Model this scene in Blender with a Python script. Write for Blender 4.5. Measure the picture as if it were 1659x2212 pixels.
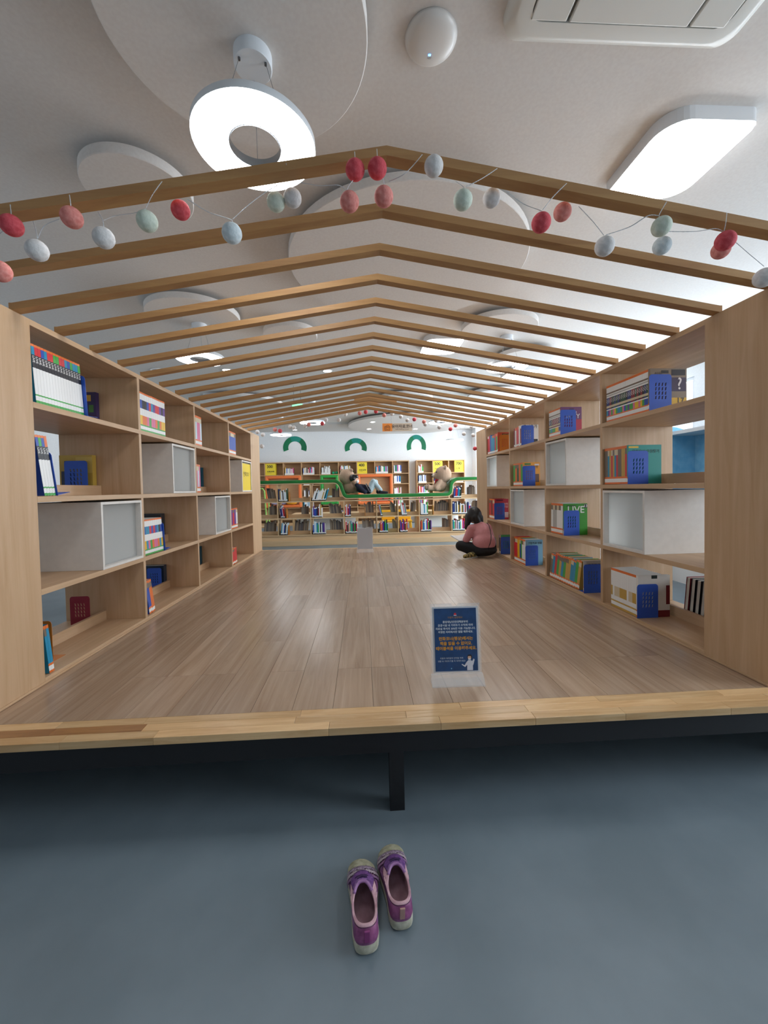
import bpy, bmesh, math, random
from mathutils import Vector, Matrix, Euler

for o in list(bpy.data.objects):
    bpy.data.objects.remove(o, do_unlink=True)
SC = bpy.context.scene
COL = SC.collection
random.seed(7)
V = Vector
PI = math.pi

# ------------------------------------------------------------------ camera
F, CX, CY = 859.65, 827.61, 1078.97           # focal length and principal point in photo pixels (1659 x 2212)
YAW, PITCH, ROLL, CAMH = .0521, .0279, -.0203, 1.1106
fwd = V((math.sin(YAW)*math.cos(PITCH), math.cos(YAW)*math.cos(PITCH), -math.sin(PITCH)))
rgt0 = V((math.cos(YAW), -math.sin(YAW), 0))
up0 = rgt0.cross(fwd)
rgt = rgt0*math.cos(ROLL) + up0*math.sin(ROLL)
upv = up0*math.cos(ROLL) - rgt0*math.sin(ROLL)
CAMP = V((0, 0, CAMH))
cd = bpy.data.cameras.new('camera'); cam = bpy.data.objects.new('camera', cd); COL.objects.link(cam)
cam.matrix_world = Matrix(((rgt.x, upv.x, -fwd.x, 0), (rgt.y, upv.y, -fwd.y, 0), (rgt.z, upv.z, -fwd.z, CAMH), (0, 0, 0, 1)))
cd.sensor_fit = 'HORIZONTAL'; cd.sensor_width = 36; cd.lens = F/1659*36
cd.shift_x = (829.5-CX)/1659; cd.shift_y = (CY-1106)/1659
cd.clip_start = .02
SC.camera = cam

# ------------------------------------------------------------------ world, daylight, exposure
SC.view_settings.view_transform = 'Standard'; SC.view_settings.look = 'None'
SC.view_settings.gamma = 1; SC.view_settings.use_curve_mapping = False
SC.view_settings.exposure = 0.30
w = bpy.data.worlds.new('world'); SC.world = w; w.use_nodes = True
bg = w.node_tree.nodes['Background']; bg.inputs[0].default_value = (.78, .89, 1, 1); bg.inputs[1].default_value = 1.5

XL, XR = -1.3603, 1.5569                       # corridor faces of the two bookshelves
ZP = .31                                       # platform top
ZC = 2.97                                      # ceiling
WX0, WX1, WY0, WY1 = -5.2, 5.0, -3.2, 12.9     # room

def daylight(name, loc, rot, sx, sy, power, colour):
    l = bpy.data.lights.new(name, 'AREA'); l.shape = 'RECTANGLE'; l.size = sx; l.size_y = sy
    l.energy = power; l.color = colour
    o = bpy.data.objects.new(name, l); o.location = loc; o.rotation_euler = rot; COL.objects.link(o)
    return o
RW = [(.35, 1.7), (4.1, 1.7), (6.6, 1.7), (9.1, 1.7), (11.5, 1.7)]        # window centres and widths in the right wall; the second window is added
LW = [(2.3, 1.8), (9.6, 1.9)]                                  # and in the left wall; the far opening is added, unseen
for y, ww in RW:
    daylight('window_daylight' if y > 5 else 'window_right_unseen', (WX1+.10, y, 1.75), (0, PI/2, 0), 1.9, ww, (62 if y < 2 else 40 if y < 5 else 90 if y < 11 else 60)*ww, (.86, .93, 1))  # the second window's light is added; no window is known there
y, ww = LW[0]
daylight('window_left_offscreen', (WX0-.10, y, 1.75), (0, -PI/2, 0), 1.9, ww, 5*ww, (.80, .90, 1))

# ------------------------------------------------------------------ helpers: pixel -> point
def ray(x, y): return rgt*((x-CX)/F) + upv*((CY-y)/F) + fwd
def atz(x, y, z): d = ray(x, y); return CAMP + d*((z-CAMH)/d.z)
def aty(x, y, Y): d = ray(x, y); return CAMP + d*(Y/d.y)
def atx(x, y, X): d = ray(x, y); return CAMP + d*(X/d.x)

# ------------------------------------------------------------------ materials
def lin(c):
    if isinstance(c, str):
        c = c.lstrip('#'); c = tuple(int(c[i:i+2], 16) for i in (0, 2, 4))
    return tuple(((v/255)/12.92 if v/255 <= .04045 else ((v/255+.055)/1.055)**2.4) for v in c) + (1,)
MATS = {}
def newmat(name):
    m = bpy.data.materials.new(name); m.use_nodes = True
    return m, m.node_tree.nodes, m.node_tree.links, m.node_tree.nodes['Principled BSDF']
def plain(c, rough=.5, metal=0, key=None, spec=.5):
    k = (str(c), rough, metal, spec)
    if k in MATS: return MATS[k]
    m, n, l, p = newmat('plain_'+str(c).strip('#()').replace(', ', '_'))
    p.inputs['Base Color'].default_value = lin(c); p.inputs['Roughness'].default_value = rough
    p.inputs['Metallic'].default_value = metal; p.inputs['Specular IOR Level'].default_value = spec
    MATS[k] = m; return m
def glow(name, c, s):
    m, n, l, p = newmat(name)
    p.inputs['Base Color'].default_value = lin('#ffffff')
    p.inputs['Emission Color'].default_value = lin(c); p.inputs['Emission Strength'].default_value = s
    return m
def wood(name, ca, cb, axis, stretch=(1.6, 26), rough=.45, var=0., bump=.05):
    m, n, l, p = newmat(name)
    tc = n.new('ShaderNodeTexCoord'); oi = n.new('ShaderNodeObjectInfo')
    ad = n.new('ShaderNodeVectorMath'); ad.operation = 'MULTIPLY_ADD'
    cmb = n.new('ShaderNodeCombineXYZ')
    for i in range(3): l.new(oi.outputs['Random'], cmb.inputs[i])
    ad.inputs[1].default_value = (17, 23, 31)
    l.new(cmb.outputs[0], ad.inputs[0]); l.new(tc.outputs['Object'], ad.inputs[2])
    mp = n.new('ShaderNodeMapping'); s = [stretch[1]]*3; s['xyz'.index(axis)] = stretch[0]
    mp.inputs['Scale'].default_value = s; l.new(ad.outputs[0], mp.inputs['Vector'])
    nz = n.new('ShaderNodeTexNoise'); nz.inputs['Scale'].default_value = 1; nz.inputs['Detail'].default_value = 7
    nz.inputs['Roughness'].default_value = .62; nz.inputs['Distortion'].default_value = .6
    l.new(mp.outputs[0], nz.inputs['Vector'])
    rp = n.new('ShaderNodeValToRGB'); rp.color_ramp.elements[0].position = .28; rp.color_ramp.elements[1].position = .72
    rp.color_ramp.elements[0].color = lin(ca); rp.color_ramp.elements[1].color = lin(cb)
    l.new(nz.outputs['Fac'], rp.inputs[0])
    out = rp.outputs[0]
    if var:
        mr = n.new('ShaderNodeMapRange'); mr.inputs['To Min'].default_value = 1-var; mr.inputs['To Max'].default_value = 1+var*.8
        l.new(oi.outputs['Random'], mr.inputs[0])
        mx = n.new('ShaderNodeVectorMath'); mx.operation = 'SCALE'
        l.new(out, mx.inputs[0]); l.new(mr.outputs[0], mx.inputs['Scale']); out = mx.outputs[0]
    l.new(out, p.inputs['Base Color']); p.inputs['Roughness'].default_value = rough
    if bump:
        b = n.new('ShaderNodeBump'); b.inputs['Strength'].default_value = bump; b.inputs['Distance'].default_value = .004
        l.new(nz.outputs['Fac'], b.inputs['Height']); l.new(b.outputs[0], p.inputs['Normal'])
    return m
def mottled(name, ca, cb, scale, rough=.5, bump=0., detail=4, lo=.35, hi=.65, spec=.5):
    m, n, l, p = newmat(name)
    tc = n.new('ShaderNodeTexCoord'); nz = n.new('ShaderNodeTexNoise'); nz.inputs['Scale'].default_value = scale
    nz.inputs['Detail'].default_value = detail; l.new(tc.outputs['Object'], nz.inputs['Vector'])
    rp = n.new('ShaderNodeValToRGB'); rp.color_ramp.elements[0].position = lo; rp.color_ramp.elements[1].position = hi
    rp.color_ramp.elements[0].color = lin(ca); rp.color_ramp.elements[1].color = lin(cb)
    l.new(nz.outputs['Fac'], rp.inputs[0]); l.new(rp.outputs[0], p.inputs['Base Color'])
    p.inputs['Roughness'].default_value = rough; p.inputs['Specular IOR Level'].default_value = spec
    if bump:
        b = n.new('ShaderNodeBump'); b.inputs['Strength'].default_value = bump; b.inputs['Distance'].default_value = .01
        l.new(nz.outputs['Fac'], b.inputs['Height']); l.new(b.outputs[0], p.inputs['Normal'])
    return m
def clear(name, c='#f4f8fb', see=.88, rough=.05):
    m, n, l, p = newmat(name)
    p.inputs['Base Color'].default_value = lin(c); p.inputs['Roughness'].default_value = rough
    t = n.new('ShaderNodeBsdfTransparent'); mx = n.new('ShaderNodeMixShader'); mx.inputs[0].default_value = see
    o = n['Material Output']; l.new(p.outputs[0], mx.inputs[1]); l.new(t.outputs[0], mx.inputs[2]); l.new(mx.outputs[0], o.inputs[0])
    return m
def acrylic(name, c):
    m, n, l, p = newmat(name)
    p.inputs['Base Color'].default_value = lin(c); p.inputs['Roughness'].default_value = .45
    t = n.new('ShaderNodeBsdfTranslucent'); t.inputs[0].default_value = lin(c); mx = n.new('ShaderNodeMixShader'); mx.inputs[0].default_value = .75
    o = n['Material Output']; l.new(p.outputs[0], mx.inputs[1]); l.new(t.outputs[0], mx.inputs[2]); l.new(mx.outputs[0], o.inputs[0])
    return m

OAK = {a: wood('oak_'+a, '#bf9b75', '#d3b28f', a) for a in 'xyz'}
RIB = wood('rib_oak', '#a87a4c', '#c39863', 'x')
RIBW = wood('rib_board', '#b98a58', '#cfa26d', 'x')
PLANK = wood('floor_plank', '#9c8068', '#bda48c', 'y', (1.4, 30), .25, .10)
STAVE = wood('ash_stave', '#c79a66', '#e6c596', 'x', (4, 40), .28, .17)
STAVED = wood('ash_stave_dark', '#8a5c38', '#c08c58', 'x', (4, 40), .28, .1)
BIRCH = wood('birch', '#cfae84', '#e0c39b', 'x')
BIRCHZ = wood('birch_z', '#cba77a', '#dcbb90', 'z')
VINYL = mottled('grey_vinyl', '#77868f', '#83929b', 3.2, .42, detail=8)
PAINT = mottled('ceiling_paint', '#d7d3cf', '#dcd9d5', 60, .85, .012)
WALLP = mottled('wall_paint', '#eceef0', '#f2f4f6', 40, .8, .02)
WHITE = plain('#f1f1f0', .45)
WBOX = mottled('white_board', '#e4e0da', '#e9e5df', 30, .5)
PANEL = acrylic('white_acrylic', '#ececea')
BLACK = plain('#16171b', .5)
LAMP = glow('lamp_diffuser', '#fbfdff', 16.0)
SPOT = glow('downlight_glow', '#fffdf8', 16.0)
GLASS = clear('window_glass', see=.94)
ACRY = clear('clear_acrylic', see=.74, rough=.03)

# ------------------------------------------------------------------ mesh builder
class MB:
    def __init__(s): s.v = []; s.f = []; s.m = []; s.mi = 0
    def add(s, vs, fs):
        b = len(s.v); s.v += [tuple(p) for p in vs]; s.f += [tuple(i+b for i in f) for f in fs]; s.m += [s.mi]*len(fs); return s
    def box(s, x0, x1, y0, y1, z0, z1, M=None):
        p = [V((x, y, z)) for z in (z0, z1) for y in (y0, y1) for x in (x0, x1)]
        if M is not None: p = [M @ q for q in p]
        return s.add(p, [(0, 2, 3, 1), (4, 5, 7, 6), (0, 1, 5, 4), (2, 6, 7, 3), (0, 4, 6, 2), (1, 3, 7, 5)])
    def quad(s, a, b, c, d): return s.add([a, b, c, d], [(0, 1, 2, 3)])
    def prism(s, poly, a, b):
        # poly: list of points given as functions of extrusion value -> list of Vectors at a and b
        n = len(poly); p = [V(q) + V(a) for q in poly] + [V(q) + V(b) for q in poly]
        return s.add(p, [tuple(reversed(range(n))), tuple(range(n, 2*n))] + [(i, (i+1) % n, n+(i+1) % n, n+i) for i in range(n)])
    def tube(s, pts, r, n=6, closed=False):
        pts = [V(p) for p in pts]; R = []
        for i, p in enumerate(pts):
            d = (pts[min(i+1, len(pts)-1)] - pts[max(i-1, 0)])
            if d.length < 1e-9: d = V((0, 0, 1))
            d.normalize(); u = d.cross(V((0, 0, 1))) if abs(d.z) < .9 else d.cross(V((1, 0, 0))); u.normalize(); w_ = d.cross(u)
            rr = r[i] if isinstance(r, (list, tuple)) else r
            R.append([p + (u*math.cos(2*PI*k/n) + w_*math.sin(2*PI*k/n))*rr for k in range(n)])
        vs = [q for r_ in R for q in r_]; fs = []
        for i in range(len(R)-1):
            for k in range(n): fs.append((i*n+k, i*n+(k+1) % n, (i+1)*n+(k+1) % n, (i+1)*n+k))
        fs += [tuple(reversed(range(n))), tuple(range((len(R)-1)*n, len(R)*n))]
        return s.add(vs, fs)
    def lathe(s, prof, c=(0, 0, 0), n=32):
        vs = []; fs = []; c = V(c); k = len(prof)
        for i in range(n):
            a = 2*PI*i/n
            vs += [c + V((r*math.cos(a), r*math.sin(a), z)) for r, z in prof]
        for i in range(n):
            for j in range(k-1):
                fs.append((i*k+j, ((i+1) % n)*k+j, ((i+1) % n)*k+j+1, i*k+j+1))
        return s.add(vs, fs)
    def ball(s, c, r, nu=14, nv=9, M=None):
        c = V(c); r = V(r) if hasattr(r, '__len__') else V((r, r, r)); vs = []; fs = []
        for j in range(nv+1):
            t = PI*j/nv
            for i in range(nu):
                a = 2*PI*i/nu; q = V((r.x*math.sin(t)*math.cos(a), r.y*math.sin(t)*math.sin(a), r.z*math.cos(t)))
                if M is not None: q = M @ q
                vs.append(c+q)
        for j in range(nv):
            for i in range(nu): fs.append((j*nu+i, (j+1)*nu+i, (j+1)*nu+(i+1) % nu, j*nu+(i+1) % nu))
        return s.add(vs, fs)
    def mesh(s, name, mats):
        me = bpy.data.meshes.new(name); me.from_pydata(s.v, [], s.f)
        for m in (mats if isinstance(mats, (list, tuple)) else [mats]): me.materials.append(m)
        me.polygons.foreach_set('material_index', s.m); me.validate(); me.update(); return me
    def build(s, name, mats, parent=None, loc=(0, 0, 0), smooth=False, world=False, bevel=0, rot=None):
        if world and parent is not None:
            L = V(parent.location); s.v = [tuple(V(p)-L) for p in s.v]
        me = s.mesh(name, mats)
        if smooth: fix_normals(me); me.shade_smooth() if smooth is True else me.set_sharp_from_angle(angle=smooth)
        o = bpy.data.objects.new(name, me); COL.objects.link(o); o.parent = parent; o.location = loc
        if rot: o.rotation_euler = rot
        if bevel:
            b = o.modifiers.new('bevel', 'BEVEL'); b.width = bevel; b.segments = 2; b.limit_method = 'ANGLE'
        return o
def fix_normals(me):
    bm = bmesh.new(); bm.from_mesh(me); bmesh.ops.remove_doubles(bm, verts=bm.verts, dist=1e-6); bmesh.ops.recalc_face_normals(bm, faces=bm.faces); bm.to_mesh(me); bm.free()
def centre(o):
    """put the origin of a top-level mesh at the centre of its base"""
    vs = [v.co for v in o.data.vertices]
    c = V(((min(v.x for v in vs)+max(v.x for v in vs))/2, (min(v.y for v in vs)+max(v.y for v in vs))/2, min(v.z for v in vs)))
    o.data.transform(Matrix.Translation(-c)); o.location = V(o.location) + c; return o
def tag(o, label, cat=None, group=None, kind=None):
    o['label'] = label
    if cat: o['category'] = cat
    if group: o['group'] = group
    if kind: o['kind'] = kind
    return o
def struct(o, label=None):
    o['kind'] = 'structure'
    if label: o['label'] = label
    return o
def empty(name, loc, rz=0, label=None, cat=None, group=None):
    o = bpy.data.objects.new(name, None); COL.objects.link(o); o.location = loc; o.rotation_euler = (0, 0, rz)
    o.empty_display_size = .1
    if label: tag(o, label, cat, group)
    return o
def inst(name, me, parent, loc=(0, 0, 0), rot=(0, 0, 0), scale=(1, 1, 1)):
    o = bpy.data.objects.new(name, me); COL.objects.link(o); o.parent = parent; o.location = loc; o.rotation_euler = rot; o.scale = scale; return o
def bake(o):
    dg = bpy.context.evaluated_depsgraph_get(); me = bpy.data.meshes.new_from_object(o.evaluated_get(dg))
    o.modifiers.clear(); o.data = me; return o
TXT = {}
def text_mesh(s, size, mat, bold=0., align='CENTER', line=1.0):
    k = (s, size, mat.name, bold, align, line)
    if k in TXT: return TXT[k]
    c = bpy.data.curves.new('lettering', 'FONT'); c.body = s; c.size = size; c.align_x = align; c.align_y = 'CENTER'
    c.offset = bold*size; c.space_line = line; c.resolution_u = 3; c.fill_mode = 'BOTH' if False else c.fill_mode
    t = bpy.data.objects.new('lettering', c); COL.objects.link(t)
    dg = bpy.context.evaluated_depsgraph_get(); dg.update()
    me = bpy.data.meshes.new_from_object(t.evaluated_get(dg)); me.name = 'lettering'
    me.materials.clear(); me.materials.append(mat)
    bpy.data.objects.remove(t); TXT[k] = me; return me
FRONT = (PI/2, 0, 0)          # text lying in XZ, read from -Y
def rounded(w_, d, r, n=6, cx=0, cy=0):
    P = []
    for sx, sy, a0 in ((1, 1, 0), (-1, 1, 90), (-1, -1, 180), (1, -1, 270)):
        for i in range(n+1):
            a = math.radians(a0+90*i/n); P.append((cx+sx*(w_/2-r)+r*math.cos(a), cy+sy*(d/2-r)+r*math.sin(a)))
    return P
def lumps(parts):
    """one continuous skin around tapered limbs ('c', p0, r0, p1, r1) and ellipsoids ('e', centre, radii, euler)"""
    m = MB()
    for q in parts:
        if q[0] == 'e':
            m.ball(q[1], q[2], 18, 12, Euler(q[3]).to_matrix() if len(q) > 3 else None)
        else:
            a, b = V(q[1]), V(q[3]); n = max(2, int((b-a).length/(.35*min(q[2], q[4])))+1); n = min(n, 40)
            for i in range(n+1):
                t = i/n; m.ball(a.lerp(b, t), q[2]+(q[4]-q[2])*t, 12, 8)
    return m
def blob(name, parts, mat, parent, voxel=.008, smooth=5, cut=None):
    o = lumps(parts).build(name, mat, parent)
    r = o.modifiers.new('r', 'REMESH'); r.mode = 'VOXEL'; r.voxel_size = voxel; r.use_smooth_shade = True
    if smooth:
        s_ = o.modifiers.new('s', 'SMOOTH'); s_.factor = .5; s_.iterations = smooth
    bake(o)
    if not o.data.materials: o.data.materials.append(mat)
    o.data.shade_smooth()
    return o

# ================================================================== THE ROOM
T = .2
struct(MB().box(WX0-T, WX1+T, WY0-T, WY1+T, -.1, 0).build('floor', VINYL), 'grey blue vinyl floor')
ceiling = struct(MB().box(WX0-T, WX1+T, WY0-T, WY1+T, ZC, ZC+.1).build('ceiling', PAINT), 'matt white ceiling')
struct(MB().box(WX0-T, WX1+T, WY1, WY1+T, 0, ZC).build('wall_back', WALLP))
struct(MB().box(WX0-T, WX1+T, WY0-T, WY0, 0, ZC).build('wall_front', WALLP))
def wall_with_windows(name, x0, x1, wins, z0=.8, z1=2.7):
    m = MB(); y = WY0
    for c, ww in sorted(wins):
        m.box(x0, x1, y, c-ww/2, 0, ZC); m.box(x0, x1, c-ww/2, c+ww/2, 0, z0); m.box(x0, x1, c-ww/2, c+ww/2, z1, ZC); y = c+ww/2
    m.box(x0, x1, y, WY1, 0, ZC)
    return struct(m.build(name, WALLP))
wall_with_windows('wall_right', WX1, WX1+T, RW); wall_with_windows('wall_left', WX0-T, WX0, LW)
FRAMEM = plain('#dfe3e8', .4)
k = 0
for wins, xx in ((RW, WX1+.05), (LW, WX0-.05)):
    for c, ww in wins:
        k += 1; m = MB()
        m.box(xx-.03, xx+.03, c-ww/2, c-ww/2+.05, .8, 2.7); m.box(xx-.03, xx+.03, c+ww/2-.05, c+ww/2, .8, 2.7)
        m.box(xx-.03, xx+.03, c-ww/2+.05, c+ww/2-.05, .8, .85); m.box(xx-.03, xx+.03, c-ww/2+.05, c+ww/2-.05, 2.65, 2.7)
        m.box(xx-.025, xx+.025, c-.02, c+.02, .85, 2.65)
        f_ = struct(m.build('window_%d' % k, FRAMEM))
        for s in (-1, 1):
            a, b = sorted((c+s*.02, c+s*(ww/2-.05))); MB().box(xx-.003, xx+.003, a, b, .85, 2.65).build('pane', GLASS, f_)
struct(MB().box(-4.6, -4.25, 4.05, 4.4, 0, ZC).build('trim_1', WALLP), 'white square column by the left wall')
struct(MB().box(3.62, 3.95, 12.45, 12.9, 0, ZC).build('trim_2', WALLP), 'white column at the end of the back wall')

# round boards hung just under the ceiling
def ceiling_disc(cx, cy, r, zb=2.87, th=.055):
    d = MB().lathe([(0, zb), (r-.004, zb), (r, zb+.004), (r, zb+th), (r-.01, zb+th), (0, zb+th)], (cx, cy, 0), 72).build('ceiling_disc', PAINT, ceiling, smooth=math.radians(40))
    MB().lathe([(r*.55, zb+th), (r*.55, ZC)], (cx, cy, 0), 32).build('disc_spacer', PAINT, d)
for a in [(-.44, 1.62, .50), (-1.27, 2.46, .29), (.40, 3.24, .93), (-1.66, 4.17, .44), (-.78, 4.65, .30), (1.58, 4.47, .42), (2.3, 5.5, .40),
          (1.35, 11.3, 1.7), (-2.4, 8.3, .8), (.9, 8.0, .55), (2.6, 7.7, .5)]:
    ceiling_disc(*a)

# ================================================================== READING PLATFORM
YF, YN, YE = 1.3175, 1.441, 5.43
PX0, PX1 = XL-.49, XR+.49
plat = empty('reading_platform', (.1, 3.4, 0), 0, 'raised wooden reading platform with plank floor on black steel legs between the bookshelves', 'platform')
m = MB(); m.box(PX0, PX1, YF+.02, YF+.07, ZP-.105, ZP-.024); m.box(PX0, PX1, YE-.06, YE-.01, ZP-.105, ZP-.024)
for x in (PX0, -.62, .073, .80, PX1-.05): m.box(x, x+.05, YF+.07, YE-.06, ZP-.105, ZP-.024)
m.build('steel_frame', BLACK, plat, world=True)
for y in (YF+.02, 3.35, YE-.06):
    for x in (PX0, .073, PX1-.05): MB().box(x, x+.05, y, y+.05, 0, ZP-.105).build('leg', BLACK, plat, world=True)
for a_ in ((PX0, PX0+.012, YF+.071, YE-.061), (PX1-.012, PX1, YF+.071, YE-.061), (PX0+.06, PX1-.06, YE-.058, YE-.046)): MB().box(*a_, .004, ZP-.106).build('side_skirt', BLACK, plat, world=True)  # sides closed in; the rear panel is added to darken the space underneath
MB().box(PX0, PX1, YN, YE-.05, ZP-.024, ZP-.007).build('deck_board', plain('#6d5a48', .6), plat, world=True)
pm_ = {}
pw = (XR+.10-(XL-.10))/21
for i in range(21):
    x0 = XL-.10+i*pw; y = YN; first = True
    while y < YE-.05-1e-6:
        ln = random.choice([.32, .5, .68, .86]) if first else .92
        y1 = min(y+ln, YE-.05)
        if YE-.05-y1 < .12: y1 = YE-.05
        first = False; g = .0006; L = round(y1-y, 3)
        if L not in pm_:
            pm_[L] = MB().box(g, pw-g, g, L-g, -.008, 0).mesh('plank', PLANK)
        inst('plank', pm_[L], plat, (x0-.1, y-3.4, ZP)); y = y1
# front nosing of glued ash staves
ny = [(YF, YF+.041), (YF+.041, YF+.082), (YF+.082, YN-.001)]
for r_, (a, b) in enumerate(ny):
    x = PX0-random.uniform(0, .3)
    while x < PX1:
        L = random.uniform(.28, .62); x1 = min(x+L, PX1); xs = max(x, PX0)
        if x1-xs > .03:
            dark = r_ > 0 and random.random() < .28
            MB().box(xs+.0003, x1-.0003, a, b-.0003, ZP-.024, ZP+.001).build('nosing_stave', STAVED if dark else STAVE, plat, world=True, bevel=.0012)
        x = x1 if x1 < PX1 else PX1+1
MB().box(PX0, PX1, YE-.05, YE, ZP-.024, ZP).build('rear_edge_strip', STAVE, plat, world=True)

# ================================================================== BOOKSHELVES
TH = .025
ZB = [ZP+.012, .701, 1.093, 1.489, 1.8295]      # shelf board centres, bottom to top
DIV = {-1: [2.540, 3.357, 4.192], 1: [2.518, 3.313, 4.126]}
ENDS = {-1: (1.742, 5.000, 5.415), 1: (1.7345, 4.900, 5.335)}
DEP = .475
def zrow(r): return ZB[4-r]+TH/2 if r < 4 else ZB[0]+.0125          # top of the board under row r (1 = top row)
shelves = {}
def make_bookshelf(s, label):
    X = XL if s < 0 else XR
    fx = lambda d: X + s*d
    root = empty('bookshelf', (X+s*DEP/2, 3.4, ZP+.001), 0, label, 'bookshelf')
    y1, y2, y3 = ENDS[s]; y0 = YN+.002
    def bx(name, d0, d1, a, b, z0, z1, mat):
        q = sorted((fx(d0), fx(d1))); return MB().box(q[0], q[1], a, b, z0, z1).build(name, mat, root, world=True, bevel=.0012)
    zt = ZB[4]+TH/2
    bx('end_column', 0, DEP, y0-.10 if False else y0, y1, ZP+.010, zt, OAK['z']); bx('end_column', 0, DEP, y2, y3, ZP+.010, zt, OAK['z'])
    bx('plinth_strip', -.004, DEP, y0, y3, ZP+.001, ZP+.010, OAK['y'])
    for i, z in enumerate(ZB):
        hh = TH/2 if i else .0125
        bx('shelf_board', 0, DEP, y1, y2, z-hh if i else ZP+.010, z+hh, OAK['y'])
    for r in range(4):
        for d in DIV[s]:
            bx('divider', .0006, DEP-.0006, d-TH/2, d+TH/2, ZB[r]+TH/2, ZB[r+1]-TH/2, OAK['z'])
    # low stop strips at mid depth, between front and rear rows of books
    cells = [y1]+DIV[s]+[y2]
    for (r, c) in LEDGES[s]:
        a = cells[c]+(TH/2 if c else 0); b = cells[c+1]-(TH/2 if c < 3 else 0)
        bx('stop_strip', .235, .255, a, b, zrow(r), zrow(r)+.058, OAK['y'])
    shelves[s] = (root, X, fx, cells)
    return root
LEDGES = {-1: [(2, 0), (4, 0), (3, 1), (4, 1), (2, 2), (4, 2), (4, 3)], 1: [(2, 0), (4, 0), (3, 1), (4, 1), (2, 2), (4, 2), (4, 3), (3, 3)]}
make_bookshelf(-1, 'light oak double-sided bookshelf with the dark red bookend on its bottom board')
make_bookshelf(1, 'light oak double-sided bookshelf beside the girl in the pink top')

def display_box(s, r, ya, yb, label, sign=False):
    root, X, fx, cells = shelves[s]
    z0 = zrow(r)+.0008; z1 = ZB[5-r]-TH/2-.012; t = .014; d0, d1 = -.002, .455
    b = empty('display_box', (fx(.22), (ya+yb)/2, z0), 0, label, 'display box', 'white display boxes pushed into the bookshelves')
    m = MB()
    for a, c_, e, g in ((ya, ya+t, z0, z1), (yb-t, yb, z0, z1), (ya+t, yb-t, z0, z0+t), (ya+t, yb-t, z1-t, z1)):
        q = sorted((fx(d0), fx(d1))); m.box(q[0], q[1], a, c_, e, g)
    m.build('box_shell', WBOX, b, world=True)
    m = MB(); f_ = sorted((fx(d0-.0015), fx(d0)))
    for a, c_, e, g in ((ya, ya+t, z0, z1), (yb-t, yb, z0, z1), (ya+t, yb-t, z0, z0+t), (ya+t, yb-t, z1-t, z1)): m.box(f_[0], f_[1], a, c_, e, g)
    m.build('edge_band', WBOX, b, world=True)
    q = sorted((fx(.028), fx(.033))); MB().box(q[0], q[1], ya+t, yb-t, z0+t, z1-t).build('back_panel', PANEL, b, world=True)
    if sign:
        q = sorted((fx(.006), fx(.012))); p = MB().box(q[0], q[1], ya+t+.002, yb-t-.002, z0+t, z1-t-.016).build('sign_card', plain('#f0d22c', .5), b, world=True)
        inst('lettering', text_mesh('만화코너', .062, plain('#2a2a22', .6), .004), b, V((fx(.005), (ya+yb)/2, z0+.20))-V(b.location), (PI/2, 0, PI/2))
for a in [(-1, 3, 2.140, 2.522, 'white box insert with pale panel beside the red bookend and over the bottom board'),
          (-1, 2, 2.945, 3.33, 'white box insert under the spines with red, blue and green bands'),
          (-1, 3, 3.745, 4.172, 'white box insert beside white spines with green labels and behind the leaning coloured set'),
          (-1, 2, 4.605, 4.985, 'white box insert with the yellow comics-corner sign card', True),
          (1, 3, 2.115, 2.498, 'white box insert glowing blue above the white and gold boxed set'),
          (1, 2, 2.955, 3.295, 'white box insert under the pink covered set with blue bookend'),
          (1, 3, 3.755, 4.108, 'white box insert above the light blue covered set of books'),
          (1, 2, 4.52, 4.882, 'white box insert under the orange bookend')]:
    display_box(*a)

# ================================================================== GABLED RIB ROOF
roof = empty('rib_roof', (.098, 3.3, 1.842), 0, 'row of slim gabled oak ribs spanning between the two bookshelves', 'roof frame')
XA, ZA = .0935, 2.090
def rib_mesh():
    rh, dy = .028, .042
    zl = 1.842
    # rise measured on the lower edge from the shelf face to the ridge; carried on past the face to rest on the shelf top
    L = (XL-.30, zl+(ZA-zl)*(-.30)/(XA-XL)); R = (XR+.30, zl+(ZA-zl)*(-.30)/(XR-XA))
    L = (XL, zl); R = (XR, zl)
    lo = [(XL-.012, zl+.0005), (XL, zl+.0005), (XA, ZA), (XR, zl+.0005), (XR+.012, zl+.0005)]
    hi = [(XR+.012, zl+rh), (XR, zl+rh), (XA, ZA+rh), (XL, zl+rh), (XL-.012, zl+rh)]
    P = lo+hi
    vs = [(x-.098, y, z-1.842) for y in (-dy, 0) for x, z in P]
    n = 10; fs = []
    for i in range(4):
        a, b, c, d = i, i+1, n-2-i, n-1-i
        fs += [(a, b, c, d), (n+d, n+c, n+b, n+a), (a, n+a, n+b, b), (d, c, n+c, n+d)]
    fs += [(0, 9, 19, 10), (4, 14, 15, 5)]
    return MB().add(vs, fs).mesh('rib', RIB)
rme = rib_mesh()
for i in range(17): inst('rib', rme, roof, (0, 1.237+.2322*i-3.3, 0))
a = aty(765, 858, 4.8); b = aty(857, 878, 4.8)
MB().prism([(a.x, 0, 2.13), (b.x, 0, 2.13), (b.x, 0, 2.20), (XA, 0, 2.245), (a.x, 0, 2.20)], (0, 4.80, 0), (0, 4.815, 0)).build('ridge_board', RIBW, roof, world=True)

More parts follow.
